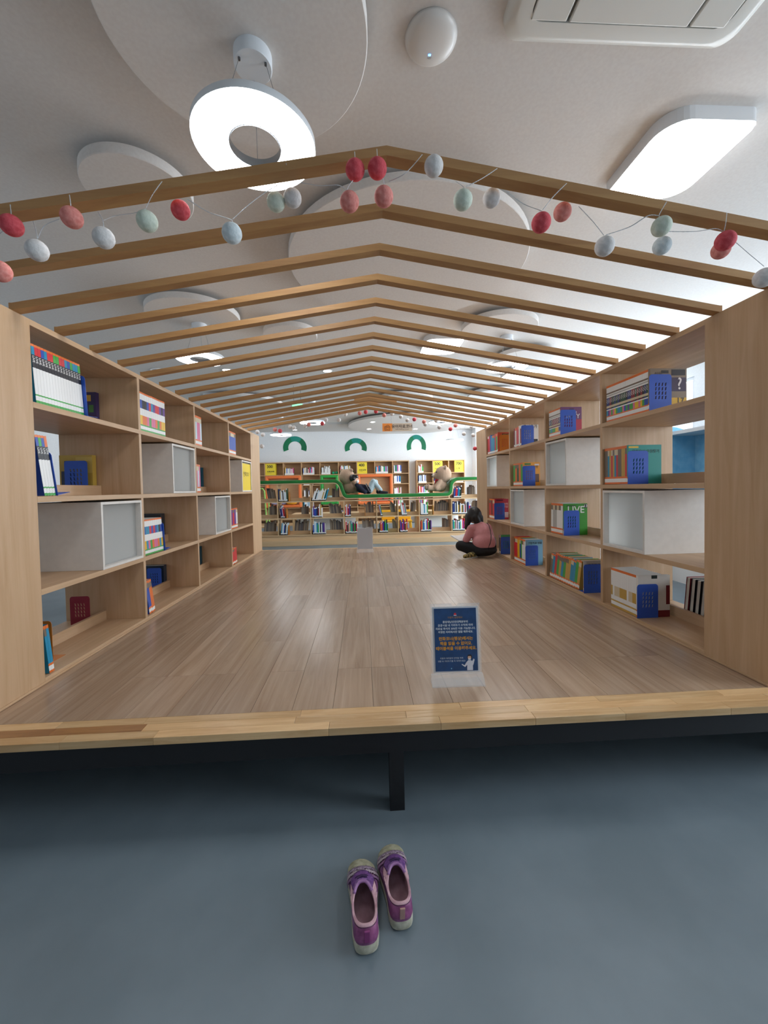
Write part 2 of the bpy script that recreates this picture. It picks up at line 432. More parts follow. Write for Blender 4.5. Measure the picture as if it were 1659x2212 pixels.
# ================================================================== BOOKENDS AND BOOKS
def bookend_mesh(mat):
    # L-shaped steel plate in the XZ plane, 4 x 4 S-shaped slots cut through it, foot along +Y
    W_, H_ = .125, .195
    c = bpy.data.curves.new('bookend', 'CURVE'); c.dimensions = '2D'; c.fill_mode = 'BOTH'; c.extrude = .0009
    def spl(pts):
        s_ = c.splines.new('POLY'); s_.points.add(len(pts)-1); s_.use_cyclic_u = True
        for p, q in zip(s_.points, pts): p.co = (q[0], q[1], 0, 1)
    ch = .014
    spl([(0, 0), (W_, 0), (W_, H_-ch), (W_-ch*.35, H_-ch*.3), (W_-ch, H_), (ch, H_), (ch*.35, H_-ch*.3), (0, H_-ch)])
    for i in range(4):
        for j in range(4):
            x = .036+i*.0185; y = .070+j*.0235
            pts = [(-.006, -.009), (.0005, -.0085), (.003, -.005), (.0035, .004), (.0065, .009), (0, .0085), (-.0028, .005), (-.0032, -.004)]
            spl([(x+a, y+b) for a, b in reversed(pts)])
    t = bpy.data.objects.new('bookend', c); COL.objects.link(t)
    dg = bpy.context.evaluated_depsgraph_get(); dg.update(); me = bpy.data.meshes.new_from_object(t.evaluated_get(dg)); bpy.data.objects.remove(t)
    me.transform(Matrix.Rotation(PI/2, 4, 'X'))
    me.materials.clear(); me.materials.append(mat); me.name = 'upright_plate'
    foot = MB().box(.01, .115, .001, .09, 0, .0016).mesh('foot_plate', mat)
    return me, foot
BE = {c: bookend_mesh(plain(h, .38)) for c, h in {'blue': '#2f5dc8', 'navy': '#2f5dc8', 'orange': '#c8751c', 'red': '#8e1f35'}.items()}
def bookend(s, d, y, z, colour, label, lean=0, flip=1, sc=1.0):
    """d: depth of the plate's corridor-side edge behind the shelf face; the plate's face looks towards -Y"""
    root_, X, fx, _ = shelves[s]
    o = empty('bookend', (fx(d), y, z), 0, label, 'bookend', 'perforated steel bookends in the bookshelves')
    o.rotation_euler = (lean, 0, 0); o.scale = (s*sc, flip*sc, sc)
    inst('upright_plate', BE[colour][0], o); inst('foot_plate', BE[colour][1], o)
    return o
PAGES = plain('#e9e4d8', .8)
BM = {}
def book_meshes(t, h, d, bands, cover):
    """spine at x=0 looking to +x, depth to -x, thickness 0..t along y, height 0..h; bands: (upper fraction, colour) from the bottom"""
    k = (round(t, 4), round(h, 3), round(d, 3), tuple(bands), cover)
    if k in BM: return BM[k]
    m = MB(); mats = [plain(cover, .35)]; e = .0012
    m.box(-d, -e, 0, e, 0, h); m.box(-d, -e, t-e, t, 0, h)
    z = 0
    for f, c in bands:
        c = plain(c, .35)
        if c not in mats: mats.append(c)
        m.mi = mats.index(c); z1 = f*h; m.box(-e, 0, 0, t, z, z1); z = z1
    pg = MB().box(-d+.004, -e, e, t-e, .003, h-.004).mesh('pages', PAGES)
    BM[k] = (m.mesh('book', mats), pg); return BM[k]
def pick(*a): return random.choice(a)
CN = {'#d8303a': 'red', '#e8742a': 'orange', '#f0c020': 'yellow', '#3fa845': 'green', '#1e8fb8': 'teal blue', '#2850b0': 'blue', '#6a3a98': 'purple',
      '#e0709a': 'pink', '#202028': 'black', '#f2f2f0': 'white', '#1f4f3a': 'dark green', '#8a1c2c': 'dark red', '#b8b8b4': 'grey', '#cfe4ee': 'pale blue', '#c8a04a': 'gold', '#243a7a': 'navy', '#d8c8a8': 'cream', '#7a6a5c': 'brown'}
COLS = list(CN)
def st_live():
    c = pick('#d8303a', '#d8303a', '#e8742a', '#3fa845', '#2850b0', '#1e8fb8')
    return [(.045, '#3fa845'), (.125, '#f2f2f0'), (.15, '#3fa845'), (.60, '#f2f2f0'), (.82, '#202028'), (.96, c), (1, '#e8742a')], c, c, 'LIVE'
def st_why():
    c = pick('#1e8fb8', '#3fa845', '#f0c020', '#e0709a', '#6a3a98', '#2850b0'); c2 = pick('#202028', '#8a1c2c', '#243a7a', '#1f4f3a')
    return [(.04, '#e8742a'), (.13, '#f2f2f0'), (.16, '#e8742a'), (.31, c), (.34, '#f2f2f0'), (.38, c2), (.44, '#d8c8a8'), (.66, c2), (.70, '#f2f2f0'), (.73, '#b8b8b4'), (.76, '#f2f2f0'), (.80, '#7a6a5c'), (.94, '#f2f2f0'), (1, '#e8742a')], c, '#f2f2f0', 'why?'
def st_band():
    c = pick('#d8303a', '#2850b0', '#6a3a98', '#1e8fb8', '#202028'); c2 = pick('#f0c020', '#3fa845', '#e8742a', '#e0709a', '#1e8fb8')
    return [(.045, '#3fa845'), (.13, '#f2f2f0'), (.165, '#3fa845'), (.40, c2), (.58, '#f2f2f0'), (.80, c), (.955, '#f2f2f0'), (1, '#e8742a')], c, '#f2f2f0', None
def st_spine(*cols):
    def f_():
        c = pick(*cols); return [(.05, '#e8742a'), (.15, '#f2f2f0'), (.20, '#e8742a'), (.78, c), (.93, pick('#7a6a5c', '#d8c8a8', c)), (1, '#e8742a')], c, c, None
    return f_
def st_flat(*cols):
    def f_():
        c = pick(*cols); return [(.03, c), (.12, '#f2f2f0'), (.86, c), (1, pick(c, c, '#f2f2f0', '#e8742a'))], c, c, None
    return f_
def st_gold():
    return [(.06, '#c8a04a'), (.15, '#f2f2f0'), (.19, '#c8a04a'), (.30, '#f2f2f0'), (.55, pick('#c8a04a', '#d8c8a8', '#f2f2f0')), (.94, '#f2f2f0'), (1, '#e8742a')], '#f2f2f0', '#f2f2f0', None
NBOOK = [0]
def make_book(X, s, y, z, t, h, d, style, lean, place, setname, detail=True, recess=.0):
    bands, cn, cover, word = style()
    me, pg = book_meshes(t, h, d, bands, cover)
    o = bpy.data.objects.new('book', me); COL.objects.link(o)
    tag(o, '%s-banded %s' % (CN[cn], place), 'book', setname)
    if s < 0: o.location = (X-recess, y, z); o.rotation_euler = (lean, 0, 0)
    elif s > 0: o.location = (X+recess, y+t, z); o.rotation_euler = (lean, 0, PI); 
    if s > 0: o.rotation_euler = Euler((-lean, 0, PI))
    if detail:
        inst('pages', pg, o)
        if word and t > .012:
            tm = text_mesh(word, t*.95, plain('#f2f2f0', .5) if word == 'LIVE' else plain('#f4f4f0', .5), .012)
            inst('lettering', tm, o, (.0004, t/2, h*(.745 if word == 'LIVE' else .575)), Euler((PI/2, PI/2, PI/2)) )
    NBOOK[0] += 1
    return o
def px_set(s, row, xa, xb, py, n, ytop, xtop, style, place, setname, d=.165, lean=0, inset=.012, hvar=0., detail=True, h=None, fit=False):
    """n books whose spines fill photo columns xa..xb on shelf row `row`; ytop at column xtop gives their height"""
    root, X, fx, cells = shelves[s]
    Xs = fx(inset); ya, yb = sorted((atx(xa, py, Xs).y, atx(xb, py, Xs).y)); zb = zrow(row)+.0022
    if h is None: h = min(atx(xtop, ytop, Xs).z-zb, ZB[5-row]-TH/2-zb-.012)
    # keep the row inside its cell
    mid = (ya+yb)/2
    for i in range(4):
        if cells[i] < mid < cells[i+1]:
            w0 = yb-ya; ya = max(ya, cells[i]+TH/2+.002+math.sin(abs(lean))*h); yb = min(yb if fit else max(yb, ya+w0), cells[i+1]-TH/2-.002); break
    step = (yb-ya)/n; t = step*math.cos(lean)
    for i in range(n):
        hh = h*(1-random.random()*hvar); dd = d*(1-random.random()*.03)
        make_book(Xs, s, ya+step*i, zb+(math.sin(lean)*t if s > 0 else 0), t-.0008, hh, dd, style, lean, place, setname, detail)
    return ya, yb, zb, h, Xs
def cover_art(s, Xs, y, z, h, d, base, shapes, texts, label, t=.016):
    """the end book of a set whose front cover looks towards -Y; shapes: (x0,x1,z0,z1,colour) in fractions of the cover from its spine"""
    root, X, fx, cells = shelves[s]
    bands = [(.05, '#e8742a'), (.14, '#f2f2f0'), (.18, '#e8742a'), (1, base)]
    me, pg = book_meshes(t, h, d, bands, base)
    o = bpy.data.objects.new('book', me); COL.objects.link(o); tag(o, label, 'book', 'books shown with their covers')
    o.location = (Xs, y if s < 0 else y+t, z); o.rotation_euler = (0, 0, 0 if s < 0 else PI)
    inst('pages', pg, o); NBOOK[0] += 1
    # cover face in local coordinates: left shelf -> local y=0 plane, right shelf (turned round) -> local y=t plane
    yy = -.0003 if s < 0 else t+.0003; sg = -1 if s < 0 else 1
    for i, (x0, x1, z0, z1, c) in enumerate(shapes):
        y2 = yy+sg*.00012*i
        MB().add([(-d*x0, y2, h*z0), (-d*x1, y2, h*z0), (-d*x1, y2, h*z1), (-d*x0, y2, h*z1)], [(0, 1, 2, 3)]).build('cover_print', plain(c, .4), o)
    for fx_, fz, sz, st, c in texts:
        inst('lettering', text_mesh(st, sz, plain(c, .5), .01), o, (-d*fx_, yy+sg*.0012, h*fz), (PI/2, 0, 0) if s < 0 else (PI/2, 0, PI))
    return o

# ---- right-hand bookshelf (beside the girl)
B = {}
def rset(key, *a, **k): B[key] = px_set(1, *a, **k); return B[key]
def front(key, base, shapes, texts, label, be, belabel, d=.165, t=.016, bed=.004, extra=0):
    ya, yb, zb, h, Xs = B[key]
    cover_art(1, Xs, ya-t-.0005, zb, h, d, base, shapes, texts, label, t)
    bookend(1, bed, ya-t-.0035-extra, zb-.0018, be, belabel)
rset('r11', 1, 1310, 1400, 860, 24, 796, 1404, st_why, 'comic spine in the long top-row set with a question-mark cover at its end', 'comics in the long question-mark set', d=.18)
front('r11', '#8f7f6e', [(.55, .98, .45, .78, '#3a2348'), (.58, .96, .83, .97, '#231d22'), (.0, 1, .02, .12, '#5a4a48'), (.55, 1, .14, .30, '#e0b21c'), (.30, .50, .88, .95, '#2a2422')],
      [(.8, .62, .09, '?', '#f4f0f4'), (.82, .22, .045, '17', '#4a3a18'), (.22, .86, .024, '식물', '#4a4038')], 'brown comic with white question mark and number 17 on its cover', 'blue', 'blue bookend against the question-mark comic cover', d=.205)
rset('r12', 1, 1186, 1210, 915, 7, 880, 1210, st_why, 'comic spine beside the purple forest cover', 'comics beside the purple forest cover')
front('r12', '#7b4a78', [(0, 1, .0, .55, '#b8304a'), (.4, .62, .80, .95, '#54325e'), (.55, .75, .78, .84, '#efe6ee')], [(.55, .66, .05, 'WHY', '#f3eef2')], 'purple and crimson comic cover with a dark forest on it', 'blue', 'blue bookend against the purple and crimson cover')
rset('r13', 1, 1110, 1126, 935, 6, 918, 1126, st_flat('#d8303a', '#f2f2f0', '#8a1c2c', '#f2f2f0'), 'spine beside the white cover with heavy black lettering', 'books beside the black-lettered white cover', hvar=.05)
front('r13', '#e9e6e2', [(.55, .95, .05, .3, '#2c2a2e')], [(.5, .9, .038, '도시국가', '#201e20')], 'white book cover with heavy black lettering along its top', 'blue', 'blue bookend against the white cover with black lettering')
rset('r14', 1, 1052, 1074, 950, 8, 935, 1072, st_flat('#2850b0', '#d8303a', '#b8b8b4', '#3fa845', '#1e8fb8'), 'thin spine beside the orange bookend', 'books beside the orange bookend', hvar=.08)
front('r14', '#c8523c', [(.3, .95, .83, .93, '#231f20'), (.1, .35, .1, .3, '#7a4a6a')], [(.62, .88, .02, 'LANGUAGE', '#d9a25a')], 'brick red book cover with a black title bar', 'orange', 'orange bookend against the brick red cover', bed=.03)
rset('r21', 2, 1306, 1354, 1000, 13, 962, 1354, st_spine('#1e8fb8', '#d8303a', '#b8b8b4', '#c8a04a', '#7a6a5c', '#e0709a'), 'orange-topped spine beside the teal cover', 'orange-topped books beside the teal cover')
front('r21', '#2d9a92', [(.0, .3, .92, .97, '#e5c64a')], [(.52, .83, .022, '문화유산 우정찾기', '#1d4f4c')], 'teal book cover with dark title beside orange-topped spines', 'blue', 'blue bookend against the teal cover', d=.20)
rset('r23', 2, 1109, 1129, 1025, 5, 999, 1129, st_spine('#d8303a', '#3fa845', '#e8742a', '#1f4f3a'), 'spine beside the yellow cover in the second row', 'books beside the yellow cover')
front('r23', '#eda53a', [(.08, .45, .89, .96, '#3b8a55'), (.68, .95, .86, .93, '#e9e3ea'), (.72, .95, .15, .5, '#6d4c38')], [(.5, .80, .028, '한국위인전', '#4a4a3a')], 'yellow book cover with a green badge', 'blue', 'blue bookend against the yellow cover')
rset('r32', 3, 1190, 1215, 1120, 6, 1088, 1212, st_spine('#f2f2f0', '#f2f2f0', '#b8b8b4'), 'white comic spine beside the green cover', 'white comics beside the green cover', lean=.03)
B['r32'] = (B['r32'][0]-.012,)+B['r32'][1:]
front('r32', '#3f9a34', [(.85, 1, .86, .98, '#18221e'), (.0, .35, .05, .40, '#7a2432'), (.1, .5, .92, .945, '#1f4a1c')], [(.5, .80, .075, 'LIVE', '#f2f4ee'), (.92, .92, .03, '13', '#f2f4ee')], 'bright green comic cover with large white LIVE lettering and number 13', 'blue', 'blue bookend against the green LIVE cover', d=.185, extra=.004)
rset('r34', 3, 1057, 1068, 1098, 3, 1078, 1066, st_spine('#d8303a', '#8a1c2c', '#d8303a'), 'red spine beside the raspberry cover', 'red books beside the raspberry cover')
front('r34', '#c02a4a', [(.62, .98, .08, .35, '#e9cfd6'), (.1, .6, .9, .97, '#6a1a4a')], [(.8, .68, .03, '과학\n학습', '#f0c8d0')], 'raspberry red book cover with a pale pink seal', 'blue', 'blue bookend against the raspberry cover')
rset('r41', 4, 1320, 1374, 1285, 14, 1242, 1372, st_gold, 'white and gold spine in the boxed set on the bottom board', 'white and gold boxed set')
front('r41', '#e8e5df', [(0, 1, .0, .16, '#7a1c28'), (0, .12, .3, .75, '#7a1c28'), (.88, 1, .3, .75, '#7a1c28'), (.42, .6, .92, 1, '#1c2a26')], [], 'white slipcase end with dark red corners beside the gold spines', 'navy', 'blue bookend against the white and gold set', d=.19)
rset('r43', 4, 1111, 1135, 1195, 10, 1166, 1134, st_spine('#3fa845', '#d8303a', '#f2f2f0', '#f0c020', '#2850b0'), 'spine beside the light blue cover on the bottom board', 'books beside the light blue cover')
front('r43', '#86bfe0', [(.0, .06, 0, 1, '#8fa8b0')], [(.53, .87, .024, '그림자료·생물', '#243038')], 'light blue book cover with dark title on the bottom board', 'blue', 'blue bookend against the light blue cover')
# leaning row on the bottom board, grey cover at its end
rset('r42', 4, 1187, 1250, 1235, 13, 1200, 1245, st_spine('#d8303a', '#1e8fb8', '#c8a04a', '#3fa845', '#7a6a5c', '#2850b0'), 'spine in the leaning row on the bottom board', 'leaning books on the bottom board', lean=.20, hvar=.10, h=.225)
ya, yb, zb, h, Xs = B['r42']
cover_art(1, Xs, ya-.075, zb, .225, .185, '#a8a49e', [(.0, .08, 0, 1, '#c9c4bc')], [(.54, .86, .026, '그림자료·영웅', '#211f20')], 'grey book cover with dark title ending the leaning row')
bookend(1, .004, ya-.080, zb-.0018, 'navy', 'blue bookend ending the leaning row on the bottom board', sc=1.05)
Y44 = atx(1082, 1180, XR+.01).y
for i in range(3): make_book(XR+.012, 1, Y44+.012+.018*i, zrow(4)+.0022, .0172, .21, .16, st_flat('#3fa845', '#d8303a', '#6a3a98'), 0, 'book behind the girl with a blue bookend in front', 'books behind the girl')
cover_art(1, XR+.012, Y44-.006, zrow(4)+.0022, .215, .17, '#4aa860', [(.5, .98, .05, .4, '#c8384a'), (.6, .9, .1, .2, '#f0ecec')], [], 'green picture book cover behind the girl in pink')
bookend(1, .004, Y44-.010, zrow(4)+.0006, 'navy', 'blue bookend half hidden behind the girl in pink')
# rear row seen through the nearest cell of the bottom board: dark red books with pale fore-edges
for i in range(8):
    make_book(XR+.275, -1, atx(1473, 1330, XR+.275).y-.036*i-.03, zrow(4)+.0006, .026, .235, .16, st_flat('#8a1c2c', '#8a1c2c', '#202028'), .10, 'hardback leaning behind the stop strip past the gold set', 'dark hardbacks behind the gold set', recess=-.165)

# ---- left-hand bookshelf
def lset(key, *a, **k): B[key] = px_set(-1, *a, **k); return B[key]
lset('l11', 1, 60, 180, 850, 17, 785, 166, st_live, 'slim white comic with a black title block in the top-row set', 'white comics with black title blocks, top row', lean=.075, d=.17, fit=True)
ya, yb, zb, h, Xs = B['l11']
bookend(-1, -.004, yb+.004, zb-.0018, 'navy', 'blue bookend at the end of the top-row comics', lean=.075)
def rear_book(x0, x1, y0, y1, Y, row, base, shapes, label, t=.02):
    Y -= t; a = aty(x0, (y0+y1)/2, Y); b = aty(x1, (y0+y1)/2, Y); zt = aty((x0+x1)/2, y0, Y).z; z = zrow(row)+.0022
    lo, hi = XL-.472, XL-(.258 if row > 1 else .20)
    Xs = min(max(a.x, b.x), hi); dd = min(abs(b.x-a.x), Xs-lo)
    return cover_art(-1, Xs, Y, z, max(.12, min(zt-z, .30)), dd, base, shapes, [], label, t)
def rear_bookend(x0, x1, y0, Y, row, colour, label):
    a = aty(x0, y0, Y); b = aty(x1, y0, Y); z = zrow(row)+.0004; Xs = min(b.x, XL-.26)
    return bookend(-1, XL-Xs, Y, z, colour, label, flip=-1, sc=min(1.3, max(.9, (a.z-z)/.195)))
rear_book(181, 207, 847, 900, 2.52, 1, '#3a2a5a', [(.4, .75, .75, .92, '#d9a83a'), (0, 1, .0, .35, '#5a2c4c'), (.2, .6, .45, .65, '#4a7a3a')], 'dark purple picture book behind the top-row comics', t=.03)
lset('l21', 2, 70, 118, 1000, 4, 950, 92, st_live, 'slim comic leaning beside the open rear of the second row', 'leaning comics of the second row', lean=.16, d=.17, h=.262, fit=True)
ya, yb, zb, h, Xs = B['l21']
bookend(-1, .006, yb+.004, zb+.0005, 'navy', 'blue bookend propping the leaning comics of the second row', lean=.16)
rear_book(146, 217, 983, 1046, 2.523, 2, '#c9a84a', [(.0, .5, .55, .95, '#d9bd62'), (.5, .95, .1, .6, '#3c4660'), (.55, .85, .72, .86, '#56627a')], 'yellow picture book behind a blue bookend on the second row', t=.035)
rear_bookend(130, 188, 996, 2.47, 2, 'blue', 'blue bookend against the yellow picture book behind the stop strip')
lset('l12', 1, 303, 356, 895, 12, 868, 354, st_band, 'spine with red and yellow stripes in the second top-row set', 'striped spines of the top row', hvar=.01)
lset('l13', 1, 422, 435, 920, 4, 902, 434, st_spine('#f2f2f0', '#e0709a', '#cfe4ee'), 'thin white spine in the third cell of the top row', 'thin white books of the top row')
lset('l14', 1, 495, 509, 955, 4, 936, 508, st_spine('#6a3a98', '#243a7a', '#2850b0'), 'purple-toned spine nearest the oak end column', 'purple books by the end column')
lset('l23', 2, 425, 433, 1035, 3, 1004, 432, st_spine('#f2f2f0', '#e0709a', '#cfe4ee'), 'thin white spine in the second row beside the comics sign box', 'thin white books of the second row')
rear_book(434, 440, 1010, 1050, 4.17, 2, '#16586e', [], 'dark teal book behind the thin white ones on the second row')
lset('l32', 3, 312, 352, 1155, 10, 1118, 346, st_band, 'striped spine leaning on a blue bookend in the third row', 'striped spines of the third row', lean=.09, h=.228)
ya, yb, zb, h, Xs = B['l32']
bookend(-1, .002, yb+.004, zb-.0018, 'navy', 'blue bookend at the end of the third-row striped set', lean=.09)
rear_book(312, 361, 1110, 1155, 3.34, 3, '#3a3c42', [(.05, .95, .75, .95, '#1f2226'), (.55, .7, .05, .6, '#d8a030'), (.75, .95, .05, .6, '#b84a5c')], 'dark plastic-wrapped picture book behind the third-row striped set', t=.05)
lset('l34', 3, 499, 513, 1115, 4, 1092, 510, st_spine('#d8303a', '#6a3a98', '#f2f2f0'), 'red and white spine in the third row by the end column', 'red and white books of the third row', h=.215)
bookend(-1, .03, B['l34'][1]+.003, B['l34'][2], 'navy', 'blue bookend beside the red and white spines by the end column')
lset('l41', 4, 90, 118, 1440, 2, 1365, 96, st_spine('#1e8fb8', '#e8742a'), 'thin comic leaning on the orange bookend of the bottom board', 'thin comics at the orange bookend', lean=.12, h=.215, fit=True)
bookend(-1, .085, 1.90, zrow(4)+.0004, 'orange', 'orange bookend on the bottom board beside thin leaning comics')
rear_bookend(148, 200, 1290, 2.42, 4, 'red', 'dark red bookend standing alone behind the stop strip of the bottom board')
lset('l42', 4, 318, 331, 1300, 2, 1258, 322, st_spine('#e8742a', '#2850b0'), 'comic leaning at the front of the bottom board beside a divider', 'comics leaning on the bottom board', lean=.20, h=.22)
rear_bookend(317, 351, 1228, 3.26, 4, 'blue', 'blue bookend in front of plastic-wrapped books on the bottom board')
rear_book(317, 363, 1222, 1278, 3.34, 4, '#26384c', [(.6, .72, .0, .8, '#2a8a8a'), (.82, .95, .05, .7, '#d84a2a')], 'plastic-wrapped dark picture book behind a blue bookend on the bottom board', t=.05)
rear_book(431, 435, 1180, 1215, 4.17, 4, '#1c4a58', [], 'dark teal book at the rear of the bottom board')
lset('l44', 4, 502, 512, 1190, 2, 1176, 506, st_spine('#f2f2f0', '#d8303a'), 'white picture book leaning by the end column on the bottom board', 'picture books by the end column', lean=.10, h=.17)

# ================================================================== CEILING FITTINGS
CHROME = plain('#aab0b6', .25, .9)
CUP = plain('#dde3e8', .4)
def ring_lamp(x, y, zl, zcup, r, label):
    o = empty('pendant_ring_lamp', (x, y, zl), 0, label, 'ceiling lamp', 'round ring pendant lamps')
    ri = r*.42
    MB().lathe([(ri, .004), (ri, .034), (ri+.006, .038), (r-.006, .038), (r, .030), (r, .004), (r-.002, .004), (r-.002, .030), (ri+.002, .030), (ri+.002, .004), (ri, .004)], n=64).build('ring_housing', CUP, o, smooth=math.radians(40))
    MB().lathe([(ri+.002, .004), (ri+.004, 0), (r-.004, 0), (r-.002, .004)], n=64).build('diffuser', LAMP, o, smooth=math.radians(40))
    MB().lathe([(ri-.001, -.001), (ri-.004, .020), (ri-.001, .036)], n=48).build('inner_rim', CHROME, o, smooth=math.radians(60))
    c = MB().lathe([(0, zcup-zl), (.072, zcup-zl), (.075, zcup-zl+.004), (.075, zcup-zl+.050), (0, zcup-zl+.050)], n=40).build('ceiling_cup', CUP, o, smooth=math.radians(40))
    for k_ in range(3):
        a_ = math.radians(100+120*k_); u = V((math.cos(a_), math.sin(a_), 0))
        MB().tube([u*.058+V((0, 0, zcup-zl)), u*(ri+.035)+V((0, 0, .038))], .0011, 5).build('cable', plain('#8a8f94', .4, .6), o)
        MB().tube([u*.058+V((0, 0, zcup-zl-.010)), u*.058+V((0, 0, zcup-zl+.001))], .005, 8).build('cable_grip', plain('#6c6e70', .35, .8), c)
def hl(px, py, z): p = atz(px, py, z); return p.x, p.y
ZL, ZK = 2.505, 2.82
p = atz(551, 300, ZL); ring_lamp(-.403, 1.680, ZL, ZK, .241, 'ring pendant lamp hanging in front of the first gabled rib under a large ceiling disc')
p = hl(433, 777, ZL); ring_lamp(p[0], p[1], ZL, ZK, .241, 'ring pendant lamp over the bookshelf with the red bookend')
p = hl(1095, 794, ZL); ring_lamp(p[0], p[1], ZL, ZK, .241, 'ring pendant lamp over the bookshelf beside the girl')
for px, py, lb in ((675, 914, 'ring pendant lamp behind the coral string balls, over the low shelf'), (607, 940, 'ring pendant lamp in front of the back wall above the 300 sign'),
                   (952, 913, 'ring pendant lamp past the hanging corner sign'), (982, 952, 'ring pendant lamp by the white wall column over the yellow 700 sign')):
    p = hl(px, py, ZL); ring_lamp(p[0], p[1], ZL, ZC-.051, .26, lb)
def panel_lamp(x, y, label, w_=.475, d=.53, rz=0):
    o = empty('ceiling_panel_lamp', (x, y, ZC-.08), rz, label, 'ceiling lamp', 'rounded square ceiling lamps')
    big, small = .135, .04
    def outline(w2, d2, sc=1):
        P = []
        for sx, sy, a0, r in ((1, 1, 0, big), (-1, 1, 90, small), (-1, -1, 180, big), (1, -1, 270, small)):
            r *= sc
            for i in range(9):
                a_ = math.radians(a0+90*i/8); P.append((sx*(w2/2-r)+r*math.cos(a_), sy*(d2/2-r)+r*math.sin(a_)))
        return P
    A = outline(w_, d); n = len(A)
    m_ = MB(); m_.prism([(x_, y_, 0) for x_, y_ in A], (0, 0, .012), (0, 0, .08)); m_.build('housing', plain('#e4e6e8', .4), o)
    Bq = outline(w_-.016, d-.016, .96)
    m_ = MB(); m_.prism([(x_, y_, 0) for x_, y_ in Bq], (0, 0, 0), (0, 0, .014)); m_.build('diffuser', LAMP, o)
p = atz(1480, 343, ZC-.08); panel_lamp(p.x-.03, p.y+.045, 'rounded panel lamp on the ceiling beside the air conditioner')
p = atz(953, 751, ZC-.08); panel_lamp(p.x, p.y, 'rounded panel lamp seen between the ribs beside the dome sensor ceiling disc')
p = atz(1123, 811, ZC-.08); panel_lamp(p.x, p.y, 'rounded panel lamp just past the ring lamp over the shelf beside the girl')
p = atz(472, 864, ZC-.08); panel_lamp(p.x, p.y, 'rounded panel lamp past the bookshelf with the red bookend')
for px, py, lb in ((707, 802, 'round downlight between the ribs near the ridge'), (490, 800, 'round downlight near the left ring lamp'), (893, 850, 'round downlight between far ribs beside the ridge board'),
                   (805, 912, 'round downlight in the big round soffit nearer the string balls'), (797, 927, 'round downlight in the big round soffit nearer the back wall'), (897, 927, 'round downlight past the hanging corner sign'), (637, 929, 'round downlight above the green wall sticker by the 300 sign')):
    zz = 2.868 if px in (805, 797, 897) else ZC
    p = atz(px, py, zz-.006)
    o = empty('downlight', (p.x, p.y, zz-.006), 0, lb, 'downlight', 'round recessed downlights')
    MB().lathe([(.062, .0), (.075, .0), (.078, .006), (.062, .006)], n=28).build('trim_ring', WHITE, o)
    MB().lathe([(0, .001), (.062, .001), (.062, .004), (0, .004)], n=28).build('lens', SPOT, o)
# four-way ceiling cassette
AX, AY = (.600+1.580)/2, 1.665-.49
ac = empty('ceiling_air_conditioner', (AX, AY, ZC-.045), 0, 'white four-way cassette air conditioner flush with the ceiling', 'air conditioner')
CREAM = plain('#d8d8d2', .4)
def rr(w_, r): return [(x_, y_, 0) for x_, y_ in rounded(w_, w_, r, 8)]
m = MB(); n = len(rr(.98, .06))
loops = [rr(.98, .07), rr(.97, .07), rr(.92, .09), rr(.90, .09), rr(.80, .05), rr(.80, .05)]; zz = [.045, .018, .002, 0, 0, .028]
vs = [V((a_[0], a_[1], z_)) for L_, z_ in zip(loops, zz) for a_ in L_]
fs = [(i*n+j, i*n+(j+1) % n, (i+1)*n+(j+1) % n, (i+1)*n+j) for i in range(5) for j in range(n)] + [tuple(range(5*n, 6*n))]
m.add(vs, fs); m.build('bezel', CREAM, ac, smooth=math.radians(50))
m = MB(); m.prism(rr(.52, .065), (0, 0, -.010), (0, 0, .026)); m.build('intake_grille', CREAM, ac, bevel=.003)
for k_ in range(4):
    MB().box(-.240, .240, .272, .394, -.005, .012).build('air_flap', CREAM, ac, rot=(0, 0, k_*PI/2), bevel=.004)
    MB().box(.252, .394, .252, .394, -.003, .026).build('corner_cover', CREAM, ac, rot=(0, 0, k_*PI/2), bevel=.004)
# dome-shaped wireless unit
p = atz(931, 92, ZC-.02)
ap = empty('ceiling_dome_unit', (p.x, p.y, ZC), 0, 'white dome network unit with small blue light on the ceiling', 'network unit')
MB().lathe([(0, -.036), (.05, -.034), (.085, -.026), (.104, -.012), (.108, -.002), (.10, 0)], n=48).build('dome', plain('#dcdad6', .35), ap, smooth=True)
MB().box(-.006, .004, .030, .036, -.0365, -.034).build('status_light', glow('blue_led', '#3a8cff', 6), ap)
inst('lettering', text_mesh('NET', .010, plain('#8a8c90'), .01), ap, (0, .045, -.0362), (PI, 0, 0))
# emergency exit sign, ceiling grille at the far end
p = aty(642, 876, 7.2)
o = empty('exit_sign', (p.x, 7.2, p.z-.05), 0, 'small green lit emergency exit sign hanging past the ribs', 'exit sign')
MB().box(-.10, .10, 0, .03, 0, .09).build('sign_body', plain('#d8dcda'), o)
MB().box(-.09, .09, -.002, 0, .01, .08).build('lit_face', glow('exit_green', '#28c878', 1.6), o)
for x in (-.06, .06): MB().tube([(x, .015, .09), (x, .015, ZC-o.location.z)], .004).build('hanger', CHROME, o)
p = atz(730, 914, ZC-.01)
o = empty('ceiling_grille', (p.x, p.y, ZC-.012), 0, 'pale rectangular ceiling air grille before the big round soffit', 'air vent')
MB().box(-.35, .35, -.2, .2, 0, .012).build('frame', CREAM, o)
for i in range(6): MB().box(-.31, .31, -.16+i*.056, -.13+i*.056, -.008, 0).build('louvre', plain('#c4c6c6'), o)
